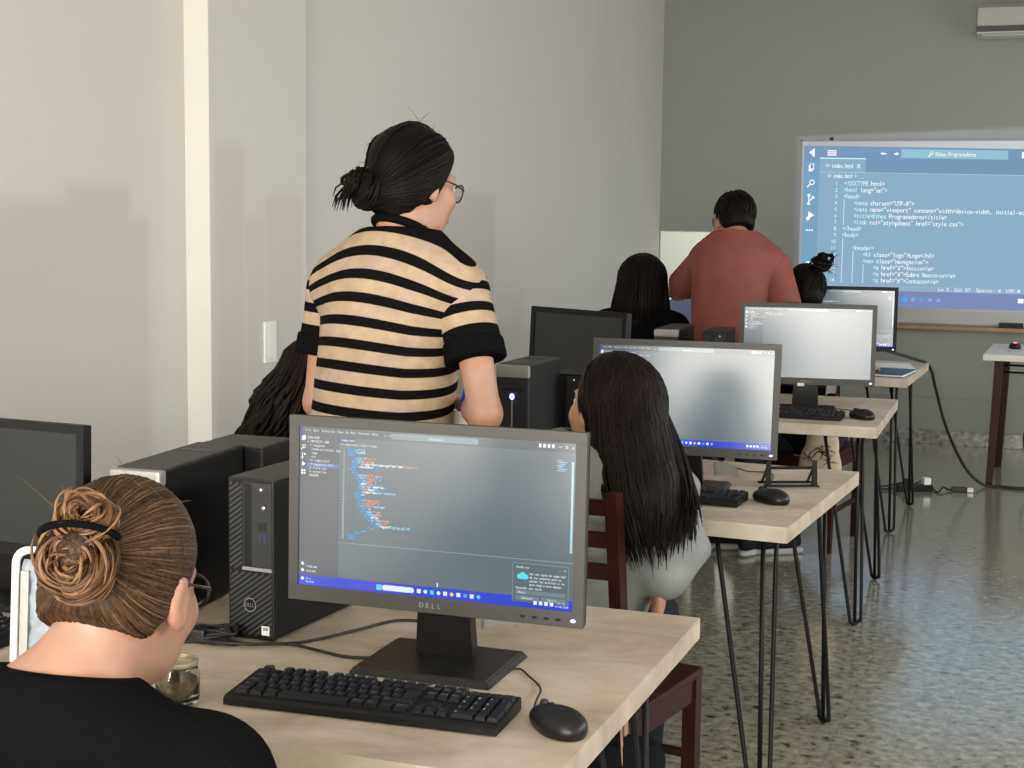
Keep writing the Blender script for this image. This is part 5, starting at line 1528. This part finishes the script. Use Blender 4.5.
    for i in range(50):
        a = g.uniform(-.9, .9); q = (math.sin(a) * .85, -.55, -.85 + .12 * abs(a))
        L.add([P.on_head(slerp(q, bd, u), .001) for u in np.linspace(0, .95, 9)], .0035 * g.uniform(.7, 1.3), float(g.uniform(.0, .7)))
    bun_coils(L, b0 + ax * .010, P.R @ V3(-.2, -.95, .1), .046, 150, .0030, (.0, .9), 23, .7, .2)
    bun_coils(L, b0 + ax * .022 + V3(-.016, 0, .012), P.R @ V3(-.5, -.8, .3), .036, 90, .0030, (.0, .9), 24, .8, .2)
    for i in range(22):
        p = b0 + ax * .040 + g.normal(size=3) * .006; e = V3(-.026, -.01, -.020) * g.uniform(.6, 1.3) + g.normal(size=3) * .006
        L.add([p, p + e * .5 + V3(0, 0, .012), p + e, p + e * 1.2 + V3(0.0, 0, -.022)], .0026, float(g.uniform(.1, .8)))
    for i in range(24):
        q = g.normal(size=3); q[2] = abs(q[2]); pt = P.on_head(q, .002, gr); dv = g.normal(size=3) * .014
        L.add([pt, pt + (pt - P.hc) * .08 + dv * .5, pt + (pt - P.hc) * .10 + dv * 1.3], .0006, .5, 3)
    vf, at = L.mesh(capm, .2); P.put('hair', vf, HK, None, at)
    glasses(P)
striped()

def falling(P, L, n, ends, part=.0, r=.004, shades=(.1, .9), seed=1, grow=(.012, .014, .016), back=True, wave=0.0, span=(-1.0, 1.0), bulge=.02):
    """long strands: from the parting over the scalp, then down to an end point; ends(t, rng) -> world point, t in span from left to right"""
    g = np.random.default_rng(seed)
    for i in range(n):
        t = g.uniform(*span)
        st = (part + g.normal() * .06, g.uniform(-.55, .75), 1.0)
        a = t * 1.75
        md = (math.sin(a), -math.cos(a) * (1 if back else 1), g.uniform(-.45, -.1))
        top = [P.on_head(slerp(st, md, u), .002 + g.uniform(0, .004), grow) for u in np.linspace(.05, 1, 8)]
        e = np.array(ends(t, g), float); p = top[-1]; ph = g.uniform(0, 6.28); fr = g.uniform(5, 8)
        out = P.R @ V3(math.sin(a), -math.cos(a), 0) * bulge
        low = []
        for u in np.linspace(.12, 1, 10):
            q = p * (1 - u) + e * u + out * math.sin(PI * u) + V3(0, 0, -.02 * math.sin(PI * u))
            if P.bv is not None: q = P.push(q, .0015 + .003 * ((i * 7) % 5) / 5)
            if wave: q = q + wave * V3(math.sin(ph + fr * u * 2.4), math.cos(ph * 1.3 + fr * u * 2.4), .4 * math.sin(ph + 9 * u))
            low.append(q)
        L.add(top + low, r * g.uniform(.7, 1.4), float(g.uniform(*shades)))

# ---- girl with long straight hair and grey hoodie
def girl_hoodie():
    J = dict(pelvis=(-1.045, 3.19, .54), neck=(-.985, 3.225, .975), shL=(-1.12, 3.27, .850), shR=(-.820, 3.20, .900), elL=(-1.22, 3.38, .70), elR=(-.790, 3.18, .795), wrL=(-1.15, 3.58, .79), wrR=(-.812, 3.13, .722),
             knL=(-1.16, 3.60, .50), knR=(-.97, 3.62, .50), anL=(-1.16, 3.55, .08), anR=(-.98, 3.60, .08), toeL=(-1.16, 3.75, 0), toeR=(-.98, 3.8, 0))
    P = Person('seated girl with long straight dark hair and grey hoodie, behind the nearest desk', J, (-.972, 3.25, 1.070), (-.82, .56, .06), (.06, .10, 1))
    P.skin(M['skin_b'], .007, {'L': ((.3, .9, 0), (0, 0, 1), .3), 'R': ((-.15, .1, -1), (.9, .2, .0), .5)})
    d = SDF(.05); P.torso(d, .018, .06, 1.02); P.sleeves_long(d, (.062, .054, .046), .05, .86)
    n = P.J['neck']; p = P.J['pelvis']
    d.cone(p, p + P.up * .2, .140, .14, .06)
    for q in 'LR': d.ell(P.J['wr' + q] * .82 + P.J['el' + q] * .18, (.042, .042, .040), None, .02)
    hood = n + V3(-.01, -.075, -.035)
    d.cut(n + V3(0, 0, .03), (0, .3, 1)); d.cut(p + V3(0, 0, -.09), (0, 0, -1))
    hd = SDF(.03)
    for t in np.linspace(-1.25, 1.25, 13):
        a = n + P.rt * (.105 * math.sin(t)) + P.fw * (-.095 * math.cos(t)) + V3(0, 0, -.004 - .022 * math.cos(t)); hd.ell(a, (.038, .038, .042), None, .03)
    hd.ell(hood + V3(0, -.025, -.06), (.10, .045, .075), P.T, .04)
    sh = P.put('hoodie', d.mesh(.008, lambda G: ripple(.007, 26, 21, (1, 1, .6))(G) + ripple(.004, 62, 22, (.4, .4, 1))(G), 1), M['cloth_grey'])
    np_mesh('hood', *hd.mesh(.008, ripple(.003, 40, 5), 1), M['cloth_grey'], sh, P.o)
    P.legs(M['cloth_dark'], M['sole'], M['sneaker'])
    cap = P.cap(grow=(.010, .012, .015), p0=(0, .052, .05), n=(0, .90, -.40)); gr = (.010, .012, .015)
    # mass of hair that falls over the right shoulder and back
    cap.chain([P.H(0, -.05, .02), V3(-.898, 3.165, 1.02), V3(-.845, 3.125, .93), V3(-.806, 3.105, .870)], [.078, .064, .052, .042], .04)
    cap.chain([P.H(.06, -.02, .0), V3(-.905, 3.145, .98), V3(-.868, 3.105, .90), V3(-.842, 3.095, .83)], [.046, .044, .040, .03], .04)
    capm = P.set_cap(cap.mesh(.007, None, 1))
    L = Locks()
    A, B = V3(-.880, 3.075, .785), V3(-.738, 3.085, .835)
    def ends(t, g):
        u = min(1.0, max(0.0, (t + .75) / 1.1))
        return A + (B - A) * u + V3(g.normal() * .008, g.normal() * .012 - .012, g.normal() * .022 + .030 * (u - .45) ** 2 * 4 - .012)
    falling(P, L, 460, ends, .0, .0036, (.05, 1.0), 31, gr, span=(-.78, .75), bulge=.018)
    pulled_back(P, L, (.1, -.85, -.5), 200, .0030, (.05, .9), .0008, 33, (0, .052, .05), (0, .90, -.40), gr)
    g = np.random.default_rng(5)
    for i in range(40):   # thin loose ends on the left of the fall
        u = g.uniform(0, 1); p = V3(-.905 + .02 * u, 3.09, .95 - .03 * u); e = V3(-.900 + .05 * u + g.normal() * .01, 3.075, .79 + g.normal() * .02)
        L.add([P.H(.05, -.05, -.05), p, (p + e) / 2 + V3(-.008, 0, 0), e], .003, float(g.uniform(.1, .8)))
    vf, at = L.mesh(capm, .15); P.put('hair', vf, HD, None, at)
girl_hoodie()

# ---- curly haired person half hidden behind the striped shirt
def curly():
    J = dict(pelvis=(-1.86, 3.27, .54), neck=(-1.80, 3.34, .985), shL=(-1.93, 3.36, .88), shR=(-1.64, 3.33, .89), elL=(-2.02, 3.48, .72), elR=(-1.62, 3.48, .72), wrL=(-1.92, 3.72, .79), wrR=(-1.70, 3.72, .79),
             knL=(-1.96, 3.68, .5), knR=(-1.75, 3.68, .5), anL=(-1.96, 3.66, .08), anR=(-1.75, 3.66, .08), toeL=(-1.96, 3.86, 0), toeR=(-1.75, 3.86, 0))
    P = Person('seated person with long dark curly hair, half hidden behind the striped shirt', J, (-1.745, 3.42, 1.085), (.2, .95, -.25))
    P.skin(M['skin_b'], .009, {'L': ((.2, .95, 0), (0, 0, 1), .3), 'R': ((-.2, .95, 0), (0, 0, 1), .3)})
    d = SDF(.05); P.torso(d, .012, .05); P.sleeves_long(d, (.062, .056, .044), .04, .95); d.cut(P.J['neck'] + V3(0, 0, .02), (0, .25, 1)); P.put('shirt', d.mesh(.010, None, 1), M['cloth_black'])
    P.legs(M['cloth_dark'], M['sole'], M['sneaker'])
    gr = (.02, .02, .02); cap = P.cap(grow=gr, p0=(0, .05, .05), n=(0, .85, -.5))
    cap.chain([P.H(0, -.05, 0), V3(-1.80, 3.33, 1.0), V3(-1.83, 3.27, .90), V3(-1.85, 3.25, .80)], [.10, .10, .09, .06], .05)
    capm = P.set_cap(cap.mesh(.009, ripple(.006, 60, 8), 1))
    L = Locks()
    A, B = V3(-1.99, 3.25, .80), V3(-1.66, 3.25, .80)
    falling(P, L, 260, lambda t, g: A + (B - A) * (t + 1) / 2 + g.normal(size=3) * .025, 0, .0048, (.05, 1.0), 41, gr, wave=.014, bulge=.035)
    vf, at = L.mesh(capm, .25); P.put('hair', vf, HD, None, at)
curly()

# ---- black haired girl at the last desk
def far_girl():
    J = dict(pelvis=(-1.915, 6.76, .56), neck=(-1.905, 6.79, 1.07), shL=(-2.08, 6.80, .985), shR=(-1.735, 6.80, .985), elL=(-2.11, 6.95, .76), elR=(-1.66, 6.95, .77), wrL=(-2.02, 7.20, .79), wrR=(-1.77, 7.22, .79),
             knL=(-2.0, 7.18, .5), knR=(-1.8, 7.18, .5), anL=(-2.0, 7.16, .08), anR=(-1.8, 7.16, .08), toeL=(-2.0, 7.36, 0), toeR=(-1.8, 7.36, 0))
    P = Person('seated girl in black with black shoulder length hair, beside the man in the red shirt', J, (-1.905, 6.84, 1.185), (-.05, .97, -.18))
    P.skin(M['skin_b'], .010, {'L': ((.2, .95, 0), (0, 0, 1), .3), 'R': ((-.2, .95, 0), (0, 0, 1), .3)})
    d = SDF(.05); P.torso(d, .016, .05, 1.05); P.sleeves_long(d, (.066, .060, .046), .04, .95); d.cut(P.J['neck'] + V3(0, 0, .02), (0, .25, 1)); P.put('shirt', d.mesh(.010, None, 1), M['cloth_black'])
    P.legs(M['cloth_dark'], M['sole'], M['sneaker'])
    gr = (.024, .022, .020); cap = P.cap(grow=gr, p0=(0, .05, .05), n=(0, .92, -.35))
    cap.chain([P.H(0, -.03, .0), V3(-1.905, 6.765, 1.10), V3(-1.905, 6.745, 1.01)], [.096, .094, .080], .05)
    capm = P.set_cap(cap.mesh(.009, None, 1))
    L = Locks(); A, B = V3(-2.02, 6.75, .985), V3(-1.79, 6.75, .985)
    falling(P, L, 200, lambda t, g: A + (B - A) * (t + 1) / 2 + g.normal(size=3) * .012, 0, .0055, (.0, .9), 51, gr, bulge=.02)
    vf, at = L.mesh(capm, .1); P.put('hair', vf, HK, None, at)
far_girl()

# ---- man in the red t-shirt
def red_man():
    J = dict(pelvis=(-1.43, 6.60, .93), neck=(-1.455, 6.73, 1.425), shL=(-1.615, 6.76, 1.285), shR=(-1.262, 6.70, 1.285), elL=(-1.765, 6.93, 1.145), elR=(-1.19, 6.62, 1.07), wrL=(-1.83, 7.18, 1.135), wrR=(-1.22, 6.84, .93),
             knL=(-1.52, 6.66, .49), knR=(-1.34, 6.64, .49), anL=(-1.53, 6.60, .09), anR=(-1.33, 6.60, .09), toeL=(-1.56, 6.8, 0), toeR=(-1.31, 6.8, 0))
    P = Person('standing man in dusty red t-shirt with short black hair, leaning towards the far screen', J, (-1.478, 6.80, 1.485), (-.60, .78, -.20), (0, .16, 1))
    P.skin(M['skin_c'], .008, {'L': ((-.35, .9, .05), (.3, .1, 1), .35), 'R': ((.0, .6, -.8), (1, 0, .2), .6)})
    d = SDF(.05); P.torso(d, .022, .05, 1.10); p, n = P.J['pelvis'], P.J['neck']
    d.cone(p, p + P.up * .3, .160, .165, .06); d.cut(n + V3(0, 0, .012), (0, .15, 1)); d.cut(p + V3(0, 0, -.06), (0, 0, -1))
    P.put('shirt', d.mesh(.009, ripple(.004, 24, 61), 1), M['cloth_rose'])
    for s_ in 'LR':
        a, b = P.J['sh' + s_], P.J['el' + s_]; ax = (b - a) / np.linalg.norm(b - a); k = 1 if s_ == 'R' else -1; ln = .20
        d = SDF(.04); d.cone(a, a + ax * .28, .070, .078); d.ell(a + V3(-.05 * k, 0, -.02), (.08, .072, .08), None, .05); d.cut(a + ax * ln, ax)
        P.put('sleeve', d.mesh(.008, None, 1), M['cloth_rose'])
    w = P.J['wrR'] * .85 + P.J['elR'] * .15; ax = Vector(P.J['wrR'] - P.J['elR']).normalized(); u = ax.orthogonal().normalized(); v = ax.cross(u)
    m = MB(); m.tube([Vector(w - P.o) + u * (.034 * math.cos(t)) + v * (.034 * math.sin(t)) for t in [2 * PI * i / 20 for i in range(20)]], .007, M['silver'], 8, closed=True); m.build('wrist_watch', P.root)
    P.legs(M['cloth_dark'], M['sole'], M['sneaker'], (.092, .068, .052))
    gr = (.013, .015, .018); cap = P.cap(grow=gr, p0=(0, .055, .055), n=(0, .72, -.70)); cap.cut(P.H(0, -.08, -.046), P.R @ V3(0, -.3, -1))
    L = Locks(); g = np.random.default_rng(71)
    for i in range(220):
        q = g.normal(size=3); q[1] -= .5; q[2] = abs(q[2]) * .8 + .1 if g.uniform() < .75 else q[2]
        q /= np.linalg.norm(q)
        if .72 * (q[1] * .1 - .055 - .014) - .7 * (q[2] * .1 - .025) > -.012: continue
        dn = slerp(q, (0, -.2, -1), .22)
        L.add([P.on_head(slerp(q, dn, u), .001 + .003 * u, gr) for u in np.linspace(0, 1, 5)], .0045, float(g.uniform(0, .8)))
    for i in range(130):
        a = g.uniform(-1.3, 1.3); z0 = g.uniform(-.45, .25); q = (math.sin(a), -math.cos(a), z0); dn = (math.sin(a), -math.cos(a), z0 - .28)
        L.add([P.on_head(slerp(q, dn, u), .0005 + .002 * u, gr) for u in np.linspace(0, 1, 5)], .0040, float(g.uniform(0, .8)))
    vf, at = L.mesh(cap.mesh(.007, None, 1), .2); P.put('hair', vf, HK, None, at)
    glasses(P)
red_man()

# ---- person with the hair bun at the last desk
def far_bun():
    J = dict(pelvis=(-1.135, 6.90, .54), neck=(-1.155, 6.95, 1.03), shL=(-1.31, 6.98, .955), shR=(-.99, 6.96, .955), elL=(-1.38, 7.10, .76), elR=(-1.02, 7.10, .80), wrL=(-1.25, 7.38, .79), wrR=(-.935, 7.40, .785),
             knL=(-1.26, 7.12, .46), knR=(-1.07, 7.30, .47), anL=(-1.42, 6.70, .08), anR=(-1.17, 6.71, .08), toeL=(-1.60, 6.66, 0), toeR=(-1.36, 6.60, 0))
    P = Person('seated person in black with black hair in a small bun, at the farthest desk', J, (-1.175, 6.99, 1.155), (-.25, .95, -.30), (0, .2, 1))
    P.skin(M['skin_c'], .010, {'L': ((.3, .9, 0), (0, 0, 1), .3), 'R': ((.1, .95, 0), (.1, 0, 1), .45)})
    d = SDF(.05); P.torso(d, .012, .05); P.sleeves_long(d, (.060, .056, .044), .04, .55); d.cut(P.J['neck'] + V3(0, 0, .02), (0, .25, 1)); P.put('shirt', d.mesh(.010, None, 1), M['cloth_black'])
    P.legs(M['cloth_dark'], M['sole'], M['sneaker'])
    cap = P.cap(p0=(0, .045, .05), n=(0, .80, -.6)); L = Locks(); bd = (.42, -.62, .72)
    pulled_back(P, L, bd, 90, .005, (0, .8), .001, 81, (0, .045, .05), (0, .8, -.6))
    b0 = P.on_head(bd, .028); cap.ell(b0, (.030, .030, .030), P.R, .02); bun_coils(L, b0, P.R @ V3(.4, -.6, .7), .046, 60, .0055, (0, .8), 82, .8, .4)
    g = np.random.default_rng(83)
    for i in range(14):
        e = V3(.035, 0, .012) + g.normal(size=3) * .03; L.add([b0, b0 + e, b0 + e * 1.5], .002, .3, 4)
    vf, at = L.mesh(cap.mesh(.007, None, 1), .1); P.put('hair', vf, HK, None, at)
    m = MB(); m.tube([V3(-.955, 7.49, .80) - P.o, V3(-.93, 7.52, .87) - P.o], .005, M['black_plastic'], 8); m.build('pen', P.root)
far_bun()

# ------------------------------------------------------------------ light
def area(name, loc_, rot, sx, sy, power, col=(1, 1, 1), spread=None):
    l = bpy.data.lights.new(name, 'AREA'); l.shape = 'RECTANGLE'; l.size = sx; l.size_y = sy; l.energy = power; l.color = col
    if spread: l.spread = spread
    o = bpy.data.objects.new(name, l); COL.objects.link(o); o.location = loc_; o.rotation_euler = rot; return o
area('window_daylight', ((WX0 + WX1) / 2, YF - .14, (WZ0 + WZ1) / 2), (PI / 2, 0, 0), WX1 - WX0, WZ1 - WZ0, 560, (1.0, .955, .87))
area('side_daylight', (XR - .02, 5.0, 1.9), (0, PI / 2 - math.radians(28), 0), 1.4, 7.6, 185, (.95, .98, 1.0), math.radians(140))
area('rear_side_fill', (XR - .02, 8.9, 1.0), (0, PI / 2, 0), 1.1, 1.2, 24, (.95, 1.0, .97))  # added fill for the lower back wall; no window there
w = bpy.data.worlds.new('world'); SC.world = w; w.use_nodes = True
w.node_tree.nodes['Background'].inputs[0].default_value = (.75, .85, 1.0, 1); w.node_tree.nodes['Background'].inputs[1].default_value = .6
def framed_spot(name, at, energy, col, u0, u1, v0, v1, slope=0.0, cone=60):
    """lamp looking along +y whose light is masked to a rectangle (u sideways, v upwards, per metre of throw)"""
    l = bpy.data.lights.new(name, 'SPOT'); l.energy = energy; l.color = col; l.spot_size = math.radians(cone); l.spot_blend = 0.0; l.shadow_soft_size = .004
    l.use_nodes = True; t = l.node_tree; emn = [n for n in t.nodes if n.type == 'EMISSION'][0]
    tc = t.nodes.new('ShaderNodeTexCoord'); sp = t.nodes.new('ShaderNodeSeparateXYZ'); t.links.new(tc.outputs['Normal'], sp.inputs[0])
    def mth(op, a, b):
        n = t.nodes.new('ShaderNodeMath'); n.operation = op
        for i, v in enumerate((a, b)):
            if isinstance(v, (int, float)): n.inputs[i].default_value = v
            else: t.links.new(v, n.inputs[i])
        return n.outputs[0]
    z = mth('ABSOLUTE', sp.outputs[2], 0.0); u = mth('DIVIDE', sp.outputs[0], z); v = mth('DIVIDE', sp.outputs[1], z)
    top = mth('ADD', mth('MULTIPLY', u, slope), v1)
    e = lambda d: mth('MINIMUM', mth('MAXIMUM', mth('MULTIPLY', d, 220.0), 0.0), 1.0)
    m = mth('MULTIPLY', mth('MULTIPLY', e(mth('SUBTRACT', u, u0)), e(mth('SUBTRACT', u1, u))), mth('MULTIPLY', e(mth('SUBTRACT', v, v0)), e(mth('SUBTRACT', top, v))))
    t.links.new(m, emn.inputs['Strength'])
    o = bpy.data.objects.new(name, l); COL.objects.link(o); o.location = at
    o.rotation_euler = Vector((0, 1, 0)).to_track_quat('-Z', 'Y').to_euler()
framed_spot('corner_patch_spot', (-2.44, 9.32, 1.40), 75, (1.0, .97, .88), -.315, .35, -.55, -.008)  # added unseen spot inside the room, makes the bright far corner patch
framed_spot('projector_beam', (-.60, 4.8, 2.55), 460, (.70, .78, 1.0), -.2235, .19, -.294, -.0800, .038)

SC.view_settings.view_transform = 'Standard'
SC.view_settings.look = 'None'
SC.view_settings.exposure = 0.0
SC.view_settings.gamma = 1.0
SC.view_settings.use_curve_mapping = False
try:
    SC.cycles.use_denoising = True
    SC.cycles.max_bounces = 10
    SC.cycles.diffuse_bounces = 5
except Exception: pass
